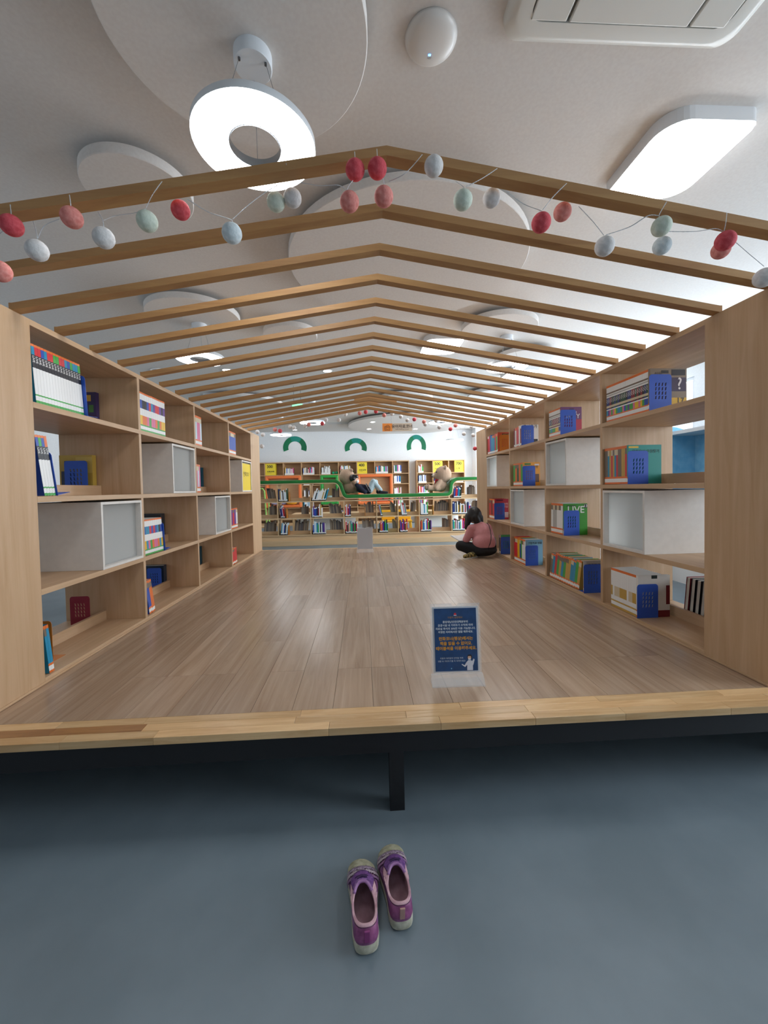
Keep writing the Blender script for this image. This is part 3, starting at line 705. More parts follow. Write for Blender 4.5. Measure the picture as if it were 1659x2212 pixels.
# hanging corner sign
a = aty(826, 915, 8.0); b = aty(890, 931, 8.0)
o = empty('hanging_sign', ((a.x+b.x)/2, 8.0, b.z), 0, 'hanging sign board with orange picture half and beige lettered half', 'sign')
hw, hh = (b.x-a.x)/2, a.z-b.z
MB().box(-hw, -hw*.34, -.008, .008, 0, hh).build('picture_panel', plain('#e8842e', .5), o)
MB().box(-hw*.34, hw, -.008, .008, 0, hh).build('name_panel', plain('#c3ab93', .5), o)
DK = plain('#33251c', .6)
inst('lettering', text_mesh('유아자료코너', .077, DK, .022), o, (hw*.33, -.0095, hh*.58), FRONT)
inst('lettering', text_mesh('Infant Reading Corner', .030, DK, .004), o, (hw*.33, -.0095, hh*.25), FRONT)
c_ = (-hw*.67, hh*.42)
m = MB(); P4 = [(-.05, -.045), (.05, -.045), (.05, .03), (-.05, .03)]
for i in range(4):
    a_, b_ = P4[i], P4[(i+1) % 4]; m.tube([(c_[0]+a_[0], -.010, c_[1]+a_[1]), (c_[0]+b_[0], -.010, c_[1]+b_[1])], .004, 5)
m.tube([(c_[0]-.03, -.010, c_[1]+.01), (c_[0]-.02, -.010, c_[1]-.025), (c_[0]+.02, -.010, c_[1]-.025), (c_[0]+.03, -.010, c_[1]+.01), (c_[0]-.03, -.010, c_[1]+.01)], .003, 5)
m.tube([(c_[0]-.03, -.010, c_[1]+.03), (c_[0]+.0, -.010, c_[1]+.06), (c_[0]+.04, -.010, c_[1]+.045)], .003, 5)
m.build('picture', DK, o)
for x in (-hw*.4, hw*.7): MB().tube([(x, 0, hh), (x, 0, ZC-o.location.z)], .002, 5).build('hanging_wire', CHROME, o)

# ================================================================== STRING LIGHTS
COTTON = {k_: mottled('cotton_'+k_, a_, b_, 90, .8, .25) for k_, (a_, b_) in {'red': ('#cf4650', '#e0606a'), 'salmon': ('#e0827a', '#f0a096'), 'white': ('#dcdad8', '#eeeceb'),
    'green': ('#cfdccb', '#e0eadc'), 'blue': ('#cfdde2', '#e4eef2')}.items()}
BALL = {k_: MB().ball((0, 0, 0), .0275, 20, 14).mesh('cotton_ball', m_) for k_, m_ in COTTON.items()}
for me in BALL.values(): fix_normals(me); me.shade_smooth()
WIRE = plain('#d9dcdf', .35)
def twisted(pts, r=.0016, tw=.0022, pitch=.018):
    """two thin strands wound round each other along a smooth path"""
    P = []
    pts = [V(p) for p in pts]
    for i in range(len(pts)-1):
        for j in range(8):
            t = j/8; p0 = pts[max(i-1, 0)]; p1 = pts[i]; p2 = pts[i+1]; p3 = pts[min(i+2, len(pts)-1)]
            P.append(.5*((2*p1)+(p2-p0)*t+(2*p0-5*p1+4*p2-p3)*t*t+(3*p1-p0-3*p2+p3)*t**3))
    P.append(pts[-1]); m_ = MB(); L = 0; A = [[], []]
    for i, p_ in enumerate(P):
        if i: L += (p_-P[i-1]).length
        for s in (0, 1):
            a_ = L/pitch*2*PI+s*PI; A[s].append(p_+V((math.cos(a_)*.3, math.sin(a_)*.6, math.sin(a_)))*tw*.5)
    for s in (0, 1): m_.tube(A[s], r*.6, 4)
    return m_
g1 = empty('string_lights', (.1, 1.19, 2.05), 0, 'string of coral, white and pale green cotton ball lights wound along the first gabled rib', 'string lights')
YB = 1.165
fr = [(0, 586, 'salmon'), (25, 487, 'red'), (80, 541, 'white'), (155, 470, 'salmon'), (224, 514, 'white'), (318, 478, 'green'), (390, 454, 'red'), (501, 504, 'blue'), (596, 437, 'green'), (632, 428, 'white'),
      (755, 436, 'salmon'), (767, 367, 'red'), (815, 364, 'red'), (829, 425, 'salmon'), (937, 359, 'white'), (1000, 432, 'green'), (1062, 428, 'white'), (1169, 481, 'red'), (1215, 458, 'salmon'), (1306, 532, 'white'),
      (1429, 489, 'green'), (1430, 531, 'blue'), (1557, 540, 'salmon'), (1567, 520, 'red'), (1650, 600, 'white')]
back = {1, 6} 
for x, y, c in fr:
    Y_ = YB
    if (x, y) in ((596, 437), (632, 428), (1062, 428), (1430, 531), (1557, 540), (1215, 458), (390, 454)): Y_ = 1.275
    p_ = aty(x, y, Y_); inst('cotton_ball', BALL[c], g1, p_-V(g1.location))
def wpath(*pp): return [aty(x, y, Y_)-V(g1.location) for x, y, Y_ in pp]
for pp in [((22, 442, 1.19), (24, 460, YB), (25, 470, YB)), ((72, 478, 1.20), (80, 508, YB), (80, 520, YB)), ((82, 515, YB), (96, 488, YB), (128, 473, YB)), ((150, 421, 1.19), (152, 436, YB), (154, 450, YB)),
           ((212, 458, 1.2), (222, 476, YB), (224, 492, YB)), ((224, 476, YB), (250, 466, 1.2), (290, 460, YB), (316, 450, YB)), ((350, 392, 1.19), (330, 420, YB), (316, 448, YB)), ((405, 430, YB), (450, 458, YB), (498, 474, YB), (500, 484, YB)),
           ((502, 474, YB), (540, 440, YB), (576, 414, 1.22), (600, 400, 1.26)), ((618, 353, 1.19), (626, 380, 1.25), (632, 396, 1.27)), ((650, 394, 1.2), (690, 401, 1.18), (730, 400, YB), (750, 412, YB)), ((750, 416, YB), (752, 404, YB), (762, 390, YB)),
           ((766, 328, 1.19), (767, 345, YB)), ((814, 322, 1.19), (815, 340, YB)), ((827, 385, YB), (831, 402, YB)), ((840, 392, 1.2), (870, 378, YB), (890, 360, YB), (912, 334, 1.19)), ((928, 338, 1.18), (936, 338, YB)),
           ((985, 392, 1.2), (1002, 405, YB), (1002, 412, YB)), ((1006, 404, YB), (1042, 385, YB), (1074, 364, 1.19)), ((1095, 414, 1.2), (1130, 440, 1.18), (1168, 455, YB), (1170, 460, YB)), ((1172, 454, YB), (1195, 425, YB), (1224, 396, 1.19)),
           ((1250, 446, 1.22), (1282, 480, YB), (1304, 508, YB)), ((1308, 508, YB), (1360, 490, YB), (1400, 466, YB), (1424, 466, YB)), ((1440, 436, 1.19), (1424, 464, YB), (1428, 470, YB)),
           ((1444, 500, YB), (1500, 500, YB), (1545, 494, YB), (1562, 500, YB)), ((1570, 460, 1.19), (1568, 480, YB), (1564, 500, YB)), ((1590, 524, YB), (1620, 550, YB), (1650, 575, YB)), ((0, 505, YB), (15, 490, YB), (20, 480, YB))]:
    twisted(wpath(*pp)).build('twisted_wire', WIRE, g1)
g2 = empty('string_lights', (.1, 5.10, 1.98), 0, 'string of coral and white cotton balls at the far end of the rib roof', 'string lights')
fb = [(594, 928, 'salmon'), (605, 931, 'red'), (627, 922, 'white'), (635, 924, 'white'), (659, 920, 'white'), (667, 917, 'salmon'), (696, 915, 'red'), (704, 907, 'white'), (732, 907, 'white'), (746, 895, 'white'), (777, 893, 'salmon'), (790, 890, 'red'),
      (812, 889, 'red'), (830, 897, 'salmon'), (847, 894, 'white'), (866, 900, 'white'), (880, 908, 'white'), (895, 906, 'red'), (916, 911, 'salmon'), (919, 917, 'white'), (942, 909, 'white'), (949, 923, 'white'), (973, 927, 'red'), (984, 919, 'salmon'),
      (1002, 937, 'white'), (1019, 922, 'white'), (1022, 940, 'white'), (1026, 969, 'red'), (556, 933, 'white'), (568, 939, 'white'), (566, 964, 'white')]
fb.sort(); wp = []
for x, y, c in fb:
    p_ = aty(x, y, 5.10); inst('cotton_ball', BALL[c], g2, p_-V(g2.location), scale=(.95,)*3)
    wp.append(p_-V(g2.location)+V((0, 0, .026)))
wp = [p_ for p_ in wp if p_.x < 1.25 and p_.x > -1.2]
MB().tube(wp, .0012, 4).build('wire', WIRE, g2)
for i in range(0, len(wp), 2):
    x = wp[i].x+.1; zr = (1.842+(ZA-1.842)*((x-XL)/(XA-XL) if x < XA else (XR-x)/(XR-XA)))-1.98+.03
    MB().tube([wp[i], (wp[i].x, -.14, max(zr, wp[i].z+.01))], .001, 4).build('hanging_loop', WIRE, g2)

# ================================================================== NOTICE STANDS ON THE PLATFORM
def notice_stand(loc, rz, label, tilt=-.10, printed=True):
    o = empty('notice_stand', loc, rz, label, 'notice stand', 'clear acrylic notice stands on the platform')
    W_, H_ = .205, .285
    b = MB(); b.prism([(0, -.040, 0), (0, .040, 0), (0, .040, .004), (0, .008, .036), (0, -.008, .036), (0, -.040, .006)], (-W_/2-.004, 0, 0), (W_/2+.004, 0, 0)); b.build('acrylic_base', ACRY, o)
    M = Matrix.Translation((0, 0, .034)) @ Matrix.Rotation(tilt, 4, 'X')
    def part(mb, name, mat, par=None):
        ob = mb.build(name, mat, par or o); ob.data.transform(M); return ob
    # panel with thumb notch in its top edge
    P = [(-W_/2, 0), (W_/2, 0), (W_/2, H_), (.014, H_)] + [(.014*math.cos(a_), H_-.014*math.sin(a_)*.8) for a_ in [PI*i/8 for i in range(1, 8)]] + [(-.014, H_), (-W_/2, H_)]
    part(MB().prism([(x, 0, z) for x, z in P], (0, -.0032, 0), (0, .0032, 0)), 'acrylic_panel', clear('acrylic_sheet', see=.80, rough=.06))
    sh = part(MB().prism([(x, 0, z) for x, z in [(-.095, .008), (.095, .008), (.095, .272), (-.095, .272)]], (0, -.0006, 0), (0, .0006, 0)), 'notice_sheet', plain('#d9dde4' if printed else '#cfd5de', .55))
    if printed:
        blue = mottled('poster_blue', '#173f6e', '#1b4a80', 25, .4)
        part(MB().box(-.087, .087, -.0042, -.0034, .014, .266), 'printed_poster', blue)
        def T(s_, z, size, col, bold=.012, x=0):
            t_ = inst('lettering', text_mesh(s_, size, plain(col, .6), bold), o); t_.matrix_basis = M @ Matrix.Translation((x, -.0046, z)) @ Matrix.Rotation(PI/2, 4, 'X')
        T('다같이 실천해요!', .2285, .0088, '#b98a2c', .004)
        for i, s_ in enumerate(['중앙재난안전대책본부의', '공공시설 내 거리두기 수칙에 따라', '자료실 좌석의 30%만 이용 가능합니다.', '지정된 자리에서만 열람 해주세요.']): T(s_, .2105-.0135*i, .0104, '#dfe8f0', .018)
        for i, s_ in enumerate(['만화코너(평상)에서는', '책을 읽을 수 없어요.', '테이블석을 이용해주세요.']): T(s_, .143-.0195*i, .0158, '#d99a28', .03)
        for i, s_ in enumerate(['이용자 여러분의 안전을 위해', '생활 속 거리두기를 꼭 지켜주세요!']): T(s_, .065-.0115*i, .0080, '#cfd8e2', .002, -.02)
        def flat(name, pts, col, y=-.0046): part(MB().prism([(x, 0, z) for x, z in pts], (0, y-.0003, 0), (0, y, 0)), name, plain(col, .6))
        flat('siren_picture', [(-.005, .2385), (.005, .2385), (.004, .247), (-.004, .247)], '#d83040'); flat('siren_base', [(-.006, .236), (.006, .236), (.006, .2385), (-.006, .2385)], '#e8ecf0')
        flat('coat_picture', [(.042, .016), (.066, .016), (.066, .034), (.069, .040), (.074, .058), (.070, .062), (.064, .052), (.058, .056), (.048, .056), (.040, .048), (.032, .036), (.022, .042), (.020, .039), (.034, .029), (.043, .038)], '#d9dce8')
        flat('hair_picture', [(.045, .060), (.062, .060), (.064, .070), (.060, .078), (.048, .078), (.044, .070)], '#2c2422', -.0045)
        flat('face_picture', [(.048, .058), (.058, .058), (.060, .068), (.058, .072), (.048, .072), (.046, .068)], '#e0b8a0', -.0049)
        flat('mask_picture', [(.048, .058), (.058, .058), (.059, .063), (.047, .063)], '#e9ecf0', -.0053)
        flat('mark_picture', [(-.024, .022), (-.020, .022), (-.020, .027), (-.024, .027)], '#7fb8d8')
    return o
p = atz(987, 1474, ZP); notice_stand((p.x, p.y-.002, ZP+.001), -.03, 'clear acrylic stand holding a dark blue notice with white and amber Korean text')
p = atz(789, 1193, ZP); notice_stand((p.x, p.y, ZP+.001), 0.02, 'clear acrylic stand with a blank pale grey sheet near the far platform edge', tilt=.04, printed=False)

# ================================================================== SNEAKERS
def shoe(heel, toe, mirror, label):
    d = V(toe)-V(heel); L = d.length; rz = math.atan2(d.y, d.x)-PI/2
    o = empty('sneaker', heel, rz, label, 'shoe', 'pair of worn purple sneakers')
    o.scale = (mirror, 1, 1)
    k_ = L/.235
    N = 128
    def outline(u, g=0):
        # u=0 at the toe tip, runs round; returns plan point with offset g inwards
        a_ = 2*PI*u
        y = .1175+.1175*math.cos(a_)
        f_ = y/.235
        # half width: narrow heel, waist, broad ball, rounded toe
        prof = [(a_q, w_q*1.13) for a_q, w_q in [(0, 0), (.003, .009), (.012, .0165), (.035, .0235), (.07, .0275), (.14, .0305), (.30, .0310), (.45, .0322), (.60, .0368), (.72, .0398), (.82, .0385), (.90, .0330), (.95, .0255), (.98, .0175), (.993, .0105), (1, 0)]]
        for (a0, w0), (a1, w1) in zip(prof, prof[1:]):
            if a0 <= f_ <= a1: hw_ = w0+(w1-w0)*(f_-a0)/(a1-a0); break
        else: hw_ = 0
        sx = 1 if math.sin(a_) >= 0 else -1
        cxl = .006*math.sin(PI*min(1, max(0, (f_-.3)/.7)))     # slight inward bend of the last
        x = cxl + sx*hw_*(1-g/.040)
        return V((x, .1175+(y-.1175)*(1-g/.1175), 0))*k_
    us = [i/N for i in range(N)]
    # finer sampling near tip and heel comes from the cosine; sole
    m_ = MB(); rings = [(.001, .004), (0, .010), (0, .022), (.002, .026), (.006, .026)]
    vs = []
    for g, z in rings: vs += [outline(u, g)+V((0, 0, z*k_ + (.006*k_ if outline(u).y > .2*k_ else 0)*(1 if z > .01 else .4))) for u in us]
    fs = [(i*N+j, i*N+(j+1) % N, (i+1)*N+(j+1) % N, (i+1)*N+j) for i in range(len(rings)-1) for j in range(N)] + [tuple(reversed(range(N)))]
    m_.add(vs, fs); m_.build('sole', mottled('sole_rubber', '#a9a894', '#c9c8b8', 60, .7, .1), o, smooth=math.radians(50))
    # upper: from the sole edge up and in to the collar opening
    OC, OA, OB = .0700, .0560, .0305
    def collar(u):
        a_ = 2*PI*u; y = OC+OA*math.cos(a_); x = OB*math.copysign(abs(math.sin(a_))**.8, math.sin(a_))*(1.0 if math.cos(a_) < .2 else 1-.12*(math.cos(a_)-.2))
        z = .054 + .012*max(0, -math.cos(a_))**1.5 + .014*max(0, math.cos(a_))**2
        return V((x, y, z))*k_
    K = 30
    def surf(u, v):
        a_ = outline(u, .002); a_ = V((a_.x, a_.y, .024*k_ + (.004*k_ if a_.y > .2*k_ else 0))); c_ = collar(u)
        lift = .044 if a_.y/k_ > .12 else .050
        out = 1.06 if abs(math.cos(2*PI*u)) < .95 else 1.02
        b_ = V((a_.x*out + (c_.x-a_.x)*.10, a_.y+(c_.y-a_.y)*(.12 if a_.y > c_.y else .05), (.024+lift*(.55 if a_.y/k_ > .15 else .75))*k_))
        return a_*(1-v)**2 + b_*2*v*(1-v) + c_*v*v
    grid = [[surf(u, j/K) for u in us] for j in range(K+1)]
    def patch(name, test, mat, push=0.0, par=None, thick=0):
        m2 = MB(); idx = {}
        def vid(j, i):
            if (j, i) not in idx:
                p_ = grid[j][i]; c0 = V((0, p_.y*.9+.01, .03*k_)); nrm = (p_-c0).normalized()
                idx[(j, i)] = len(m2.v); m2.v.append(tuple(p_+nrm*push))
            return idx[(j, i)]
        for j in range(K):
            for i in range(N):
                i2 = (i+1) % N; cpt = (grid[j][i]+grid[j][i2]+grid[j+1][i]+grid[j+1][i2])/4
                if test(cpt/k_, (j+.5)/K, (i+.5)/N): m2.f.append((vid(j, i), vid(j, i2), vid(j+1, i2), vid(j+1, i))); m2.m.append(0)
        ob = m2.build(name, mat, par or o, smooth=True)
        if thick:
            sd = ob.modifiers.new('solid', 'SOLIDIFY'); sd.thickness = thick; sd.offset = 1
        return ob
    PUR = mottled('shoe_purple', '#74446c', '#9c6490', 45, .55, .15); PINK = mottled('shoe_pink', '#c79aa8', '#dcb6c0', 60, .7, .2)
    TOE = mottled('toe_cap_rubber', '#9d9c80', '#bdbca4', 70, .8, .25); GLIT = mottled('glitter_band', '#4f3650', '#c9b6cc', 420, .3, .2)
    patch('upper', lambda p_, v, u: True, PUR)
    patch('toe_cap', lambda p_, v, u: p_.y > .183, TOE, .0016, thick=.001)
    patch('toe_band', lambda p_, v, u: .171 < p_.y <= .183, GLIT, .0022, thick=.001)
    patch('side_panel', lambda p_, v, u: p_.y < .15 and .35 < v < .70 and not (.42 < u < .58), mottled('shoe_violet', '#7a4c7c', '#926590', 50, .5), .0012)
    patch('heel_panel', lambda p_, v, u: (.40 < u < .60) and .12 < v < .72, mottled('shoe_magenta', '#7f3f70', '#a35a8c', 50, .5), .002)
    patch('collar_band', lambda p_, v, u: v > .80 and not (u < .14 or u > .86), PINK, .0022, thick=.0015)
    patch('vamp_strap', lambda p_, v, u: (u < .22 or u > .78) and .157 < p_.y < .166 and v > .25, plain('#b9a9b4', .5), .0035, thick=.0012)
    patch('vamp_strap', lambda p_, v, u: (u < .22 or u > .78) and .143 < p_.y < .151 and v > .3, plain('#8d6a90', .5), .004, thick=.0012)
    # lining, insole, tongue, heel tab
    m2 = MB(); vs = []; J = 5
    for j in range(J+1):
        t = j/J
        for u in us:
            c_ = collar(u); a_ = outline(u, .008); a_ = V((a_.x, min(a_.y, .20*k_), .020*k_)); q = c_.lerp(a_, t**1.3); q.x *= .94; vs.append(q)
    m2.add(vs, [(j*N+i, j*N+(i+1) % N, (j+1)*N+(i+1) % N, (j+1)*N+i) for j in range(J) for i in range(N)] + [tuple(range(J*N, J*N+N))])
    m2.build('lining', mottled('shoe_lining', '#8a6872', '#a3818a', 40, .9), o, smooth=True)
    rim = [collar(.13+.74*i/40)+V((0, 0, .001)) for i in range(41)]
    MB().tube(rim, .0030*k_, 7).build('collar_rim', PINK, o, smooth=True)
    rim = [collar(-.15+.30*i/20)+V((0, -.001, .002)) for i in range(21)]
    MB().tube(rim, .0046*k_, 8).build('tongue_edge', mottled('shoe_tongue', '#8d5f98', '#ab80b4', 80, .3), o, smooth=True)
    patch('tongue', lambda p_, v, u: (u < .13 or u > .87) and v > .80, mottled('shoe_tongue_dark', '#5f3a78', '#8a62a0', 160, .35), .004, thick=.002)
    MB().box(-.007*k_, .007*k_, .0045*k_, .009*k_, .036*k_, .072*k_).build('heel_tab', plain('#8c3a78' if mirror > 0 else '#b58f86', .6), o, rot=(.18, 0, 0), bevel=.001)
    for sx in (-1, 1):
        MB().tube([V((sx*.026, .139, .060))*k_, V((sx*.013, .139, .071))*k_, V((0, .139, .074))*k_], .0018*k_, 6).build('lace', plain('#3c2352', .5), o)
    MB().tube([V((-.014, .132, .073))*k_, V((0, .134, .077))*k_, V((.014, .132, .073))*k_], .0026*k_, 6).build('lace', plain('#3c2352', .5), o)
    return o
a = atz(801, 2066, 0); b = atz(783, 1884, 0)
shoe((a.x-.008, a.y, .0005), (b.x-.009, b.y+.012, .0005), 1, 'worn purple sneaker with a frayed magenta heel, toe behind its mate')
a = atz(863, 2014, 0); b = atz(838, 1850, 0)
shoe((a.x+.008, a.y, .0005), (b.x+.009, b.y+.010, .0005), -1, 'worn purple sneaker with a tan heel strip, set a little ahead of its mate')

# ================================================================== FAR READING CORNER: deck, low shelf, green bench
YS = 8.0
tag(centre(MB().box(-4.2, 3.4, 7.96, 8.8, 0, .105).build('low_deck', BIRCH, bevel=.004)), 'pale birch deck under the low bookshelf', 'deck')
low = empty('low_bookshelf', (.0, YS+.18, .106), 0, 'low open birch bookshelf carrying the green bench', 'bookshelf')
def lx(px, py=1110): return aty(px, py, YS).x
LDX = [-3.3, -2.66, lx(600), lx(671), lx(743), lx(814), lx(860), lx(906), lx(976), lx(1040)+.03, 3.1]
LZ = [.208, .545, .876, 1.228]
def lb(name, x0, x1, y0, y1, z0, z1, mat=BIRCH): return MB().box(x0, x1, y0, y1, z0, z1).build(name, mat, low, world=True)
lb('plinth', LDX[0], LDX[-1], YS+.02, YS+.36, .106, .195, BIRCH)
lb('shelf_board', LDX[0], LDX[-1], YS, YS+.38, .195, .215); lb('shelf_board', LDX[0], LDX[-1], YS, YS+.38, .535, .555)
lb('shelf_board', LDX[0], LDX[-1], YS, YS+.38, .866, .886)
def in3(x): return x < lx(743)+.01 or x > lx(975)-.01
for x in LDX:
    for i in range(3):
        if i < 2 or (in3(x) and abs(x-lx(743)) > .02 and abs(x-lx(976)) > .02): lb('divider', x-.009, x+.009, YS+.001, YS+.379, LZ[i]+.0075, LZ[i+1]-(.011 if i < 2 else .001), BIRCHZ)
for i in range(3):
    for a, b in zip(LDX, LDX[1:]):
        if i == 2 and not (b < lx(743)+.02 or a > lx(976)-.02): continue
        lb('stop_strip', a+.009, b-.009, YS+.17, YS+.185, LZ[i]+.0075, LZ[i]+.075, wood('strip_%d_%d' % (i, int(a*10)), '#a87e54', '#b98f63', 'x') if False else BIRCH)
# green bench: one long padded ribbon on plywood, dipping into a seat
path = [(-3.3, 1.262), (lx(725, 1041), 1.262)]
def arc(c, r, a0, a1, n=8): return [(c[0]+r*math.cos(math.radians(a0+(a1-a0)*i/n)), c[1]+r*math.sin(math.radians(a0+(a1-a0)*i/n))) for i in range(n+1)]
xa_, xb_ = lx(734.5, 1060), lx(981, 1060)
path = [(-3.3, 1.245), (xa_-.20, 1.245)] + arc((xa_-.13, 1.115), .13, 90, 12) + [(xa_+.035, 1.03)] + arc((xa_+.155, 1.05), .12, 192, 270) + [(xb_-.17, .93)] + arc((xb_-.155, 1.05), .12, 270, 348) + [(xb_-.03, 1.09)] + arc((xb_+.10, 1.115), .13, 168, 90) + [(3.1, 1.245)]
bench = empty('padded_bench', (.6, YS+.2, .886), 0, 'long green padded bench ribbon dipping into a seat on the low bookshelf', 'bench')
def ribbon(name, off0, off1, mat, y0, y1, bev=0):
    P = [V((x, 0, z)) for x, z in path]; A, Bq = [], []
    for i, p_ in enumerate(P):
        d_ = (P[min(i+1, len(P)-1)]-P[max(i-1, 0)]).normalized(); nn = V((-d_.z, 0, d_.x))
        A.append(p_+nn*off0); Bq.append(p_+nn*off1)
    m_ = MB(); n_ = len(P); vs = [q+V((0, y, 0)) for y in (y0, y1) for L_ in (A, Bq) for q in L_]
    fs = []
    for i in range(n_-1):
        fs += [(i, i+1, n_+i+1, n_+i), (2*n_+i, 3*n_+i, 3*n_+i+1, 2*n_+i+1), (n_+i, n_+i+1, 3*n_+i+1, 3*n_+i), (i, 2*n_+i, 2*n_+i+1, i+1)]
    fs += [(0, n_, 3*n_, 2*n_), (n_-1, 3*n_-1, 4*n_-1, 2*n_-1)]
    m_.add(vs, fs); return m_.build(name, mat, bench, world=True, bevel=bev)
GREEN = mottled('green_leatherette', '#17702c', '#1f7f36', 8, .35)
ribbon('plywood_shell', -.016, 0, BIRCH, YS-.005, YS+.42); ribbon('green_padding', .0005, .064, GREEN, YS-.012, YS+.42, .012)
BENCHZ = .93+.066

# books on the low shelf, spines to the platform
FARC = ['#2850b0', '#243a7a', '#1e8fb8', '#f2f2f0', '#f2f2f0', '#202028', '#cfe4ee', '#d8303a', '#3fa845', '#c8a04a', '#1f4f3a', '#8a1c2c', '#6a3a98', '#b8b8b4']
def far_style():
    c = pick(*FARC); return [(.07, '#202028'), (.17, '#f2f2f0'), (.90, c), (1, pick(c, '#f2f2f0'))], c, c, None
tiers = {0: 'upper', 1: 'middle', 2: 'lower'}
sets = [(0, 601, 622, 9, .03), (0, 673, 704, 12, -.30), (0, 980, 997, 7, -.08), (1, 602, 616, 8, .12), (1, 673, 696, 10, 0), (1, 745, 758, 6, 0), (1, 816, 827, 4, .2), (1, 863, 880, 7, .16), (1, 908, 925, 7, 0), (1, 977, 1018, 17, 0),
        (2, 604, 619, 7, -.10), (2, 674, 703, 11, 0), (2, 745, 773, 13, 0), (2, 818, 838, 11, 0), (2, 863, 880, 8, 0), (2, 908, 932, 12, 0), (2, 977, 1004, 14, 0)]
names = {(0, 601): 'beside the orange padded nook', (0, 673): 'leaning over under the bench end', (0, 980): 'past the teddy bear with red scarf', (1, 602): 'in front of the yellow cushion', (1, 673): 'in front of the green padded nook', (1, 745): 'under the teddy behind the boy',
         (1, 816): 'beside the red bag', (1, 863): 'in front of the wall gap', (1, 908): 'under the scarfed teddy feet', (1, 977): 'in the long run behind the girl', (2, 604): 'by a wooden bookend near the deck', (2, 674): 'beside the blank notice stand',
         (2, 745): 'behind the blank notice stand', (2, 818): 'just past the blank notice stand', (2, 863): 'in front of the yellow stool', (2, 908): 'before the white tables', (2, 977): 'nearest the girl on the bottom tier'}
for ti, xa, xb, n, lean in sets:
    zb = LZ[2-ti]+.0115; x0, x1 = lx(xa, 1110)+.012+max(0, math.sin(lean))*.27, lx(xb, 1110); st = (x1-x0)/n; t = st*math.cos(lean)
    for i in range(n):
        h = random.uniform(.19, .265); bands, cn, cover, _ = far_style(); me, pg = book_meshes(round(t-.002, 3), round(h, 2), .16, bands, cover)
        o = bpy.data.objects.new('book', me); COL.objects.link(o); tag(o, '%s book %s, %s low-shelf tier' % (CN[cn], names[(ti, xa)], tiers[ti]), 'book', 'books on the low shelf, '+tiers[ti]+' tier'); NBOOK[0] += 1
        # spine towards -Y: local +x -> -Y, local +y -> +X
        o.matrix_world = Matrix.Translation((x0+st*i, YS+.004, zb+(math.sin(-lean)*t if lean < 0 else 0))) @ Matrix.Rotation(-lean, 4, 'Y') @ Matrix.Rotation(-PI/2, 4, 'Z')
# rear rows of the low shelf, past the count of single books
m = MB(); mats = [plain(c, .8) for c in ('#8f8a84', '#a59c90', '#6f7076', '#b3a794', '#7d6f64')]
for ti, xa, xb in [(0, 575, 597), (0, 660, 668), (0, 717, 735), (0, 1012, 1028), (1, 580, 598), (1, 650, 668), (1, 708, 741), (1, 785, 810), (1, 840, 858), (1, 886, 901), (1, 938, 972), (1, 1020, 1034), (2, 567, 597), (2, 633, 668), (2, 710, 741), (2, 780, 810), (2, 846, 858), (2, 896, 903), (2, 956, 971)]:
    x0, x1 = [aty(q, 1110, YS+.2).x for q in (xa, xb)]; zb = LZ[2-ti]+.0118; le = pick(-.14, 0, 0, .1, -.05); x = x0+.014+max(0, -math.sin(le))*.29; x1 -= max(0, math.sin(le))*.29+.03
    while x < x1:
        t = random.uniform(.012, .028); h = random.uniform(.20, .285); m.mi = random.randrange(5); dz = max(0, math.sin(le))*t
        M = Matrix.Translation((x, 0, zb+dz)) @ Matrix.Rotation(le, 4, 'Y'); m.box(0, t-.002, YS+.195, YS+.36, 0, h, M); x += t/math.cos(le)
tag(m.build('rear_books', mats), 'grey and brown books of the rear rows on the low shelf', 'book', kind='stuff')
# orange wooden bookends of the low shelf
for ti, px_, lbl in ((0, 624, 'in the upper tier beside the orange nook'), (1, 618, 'in the middle tier by the yellow cushion'), (2, 621, 'in the lower tier by the leaning blue books'), (1, 788, 'in the middle tier under the seated boy'), (1, 936, 'in the middle tier under the teddy with red scarf')):
    x = lx(px_, 1110); tag(centre(MB().prism([(0, 0, 0), (0, .13, 0), (0, .13, .15), (0, .09, .19), (0, .03, .19), (0, 0, .16)], (x, YS+.02, LZ[2-ti]+.0115), (x+.012, YS+.02, LZ[2-ti]+.0115)).build('wooden_bookend', plain('#c07a2a', .5))), 'orange wooden bookend '+lbl, 'bookend', 'orange wooden bookends of the low shelf')

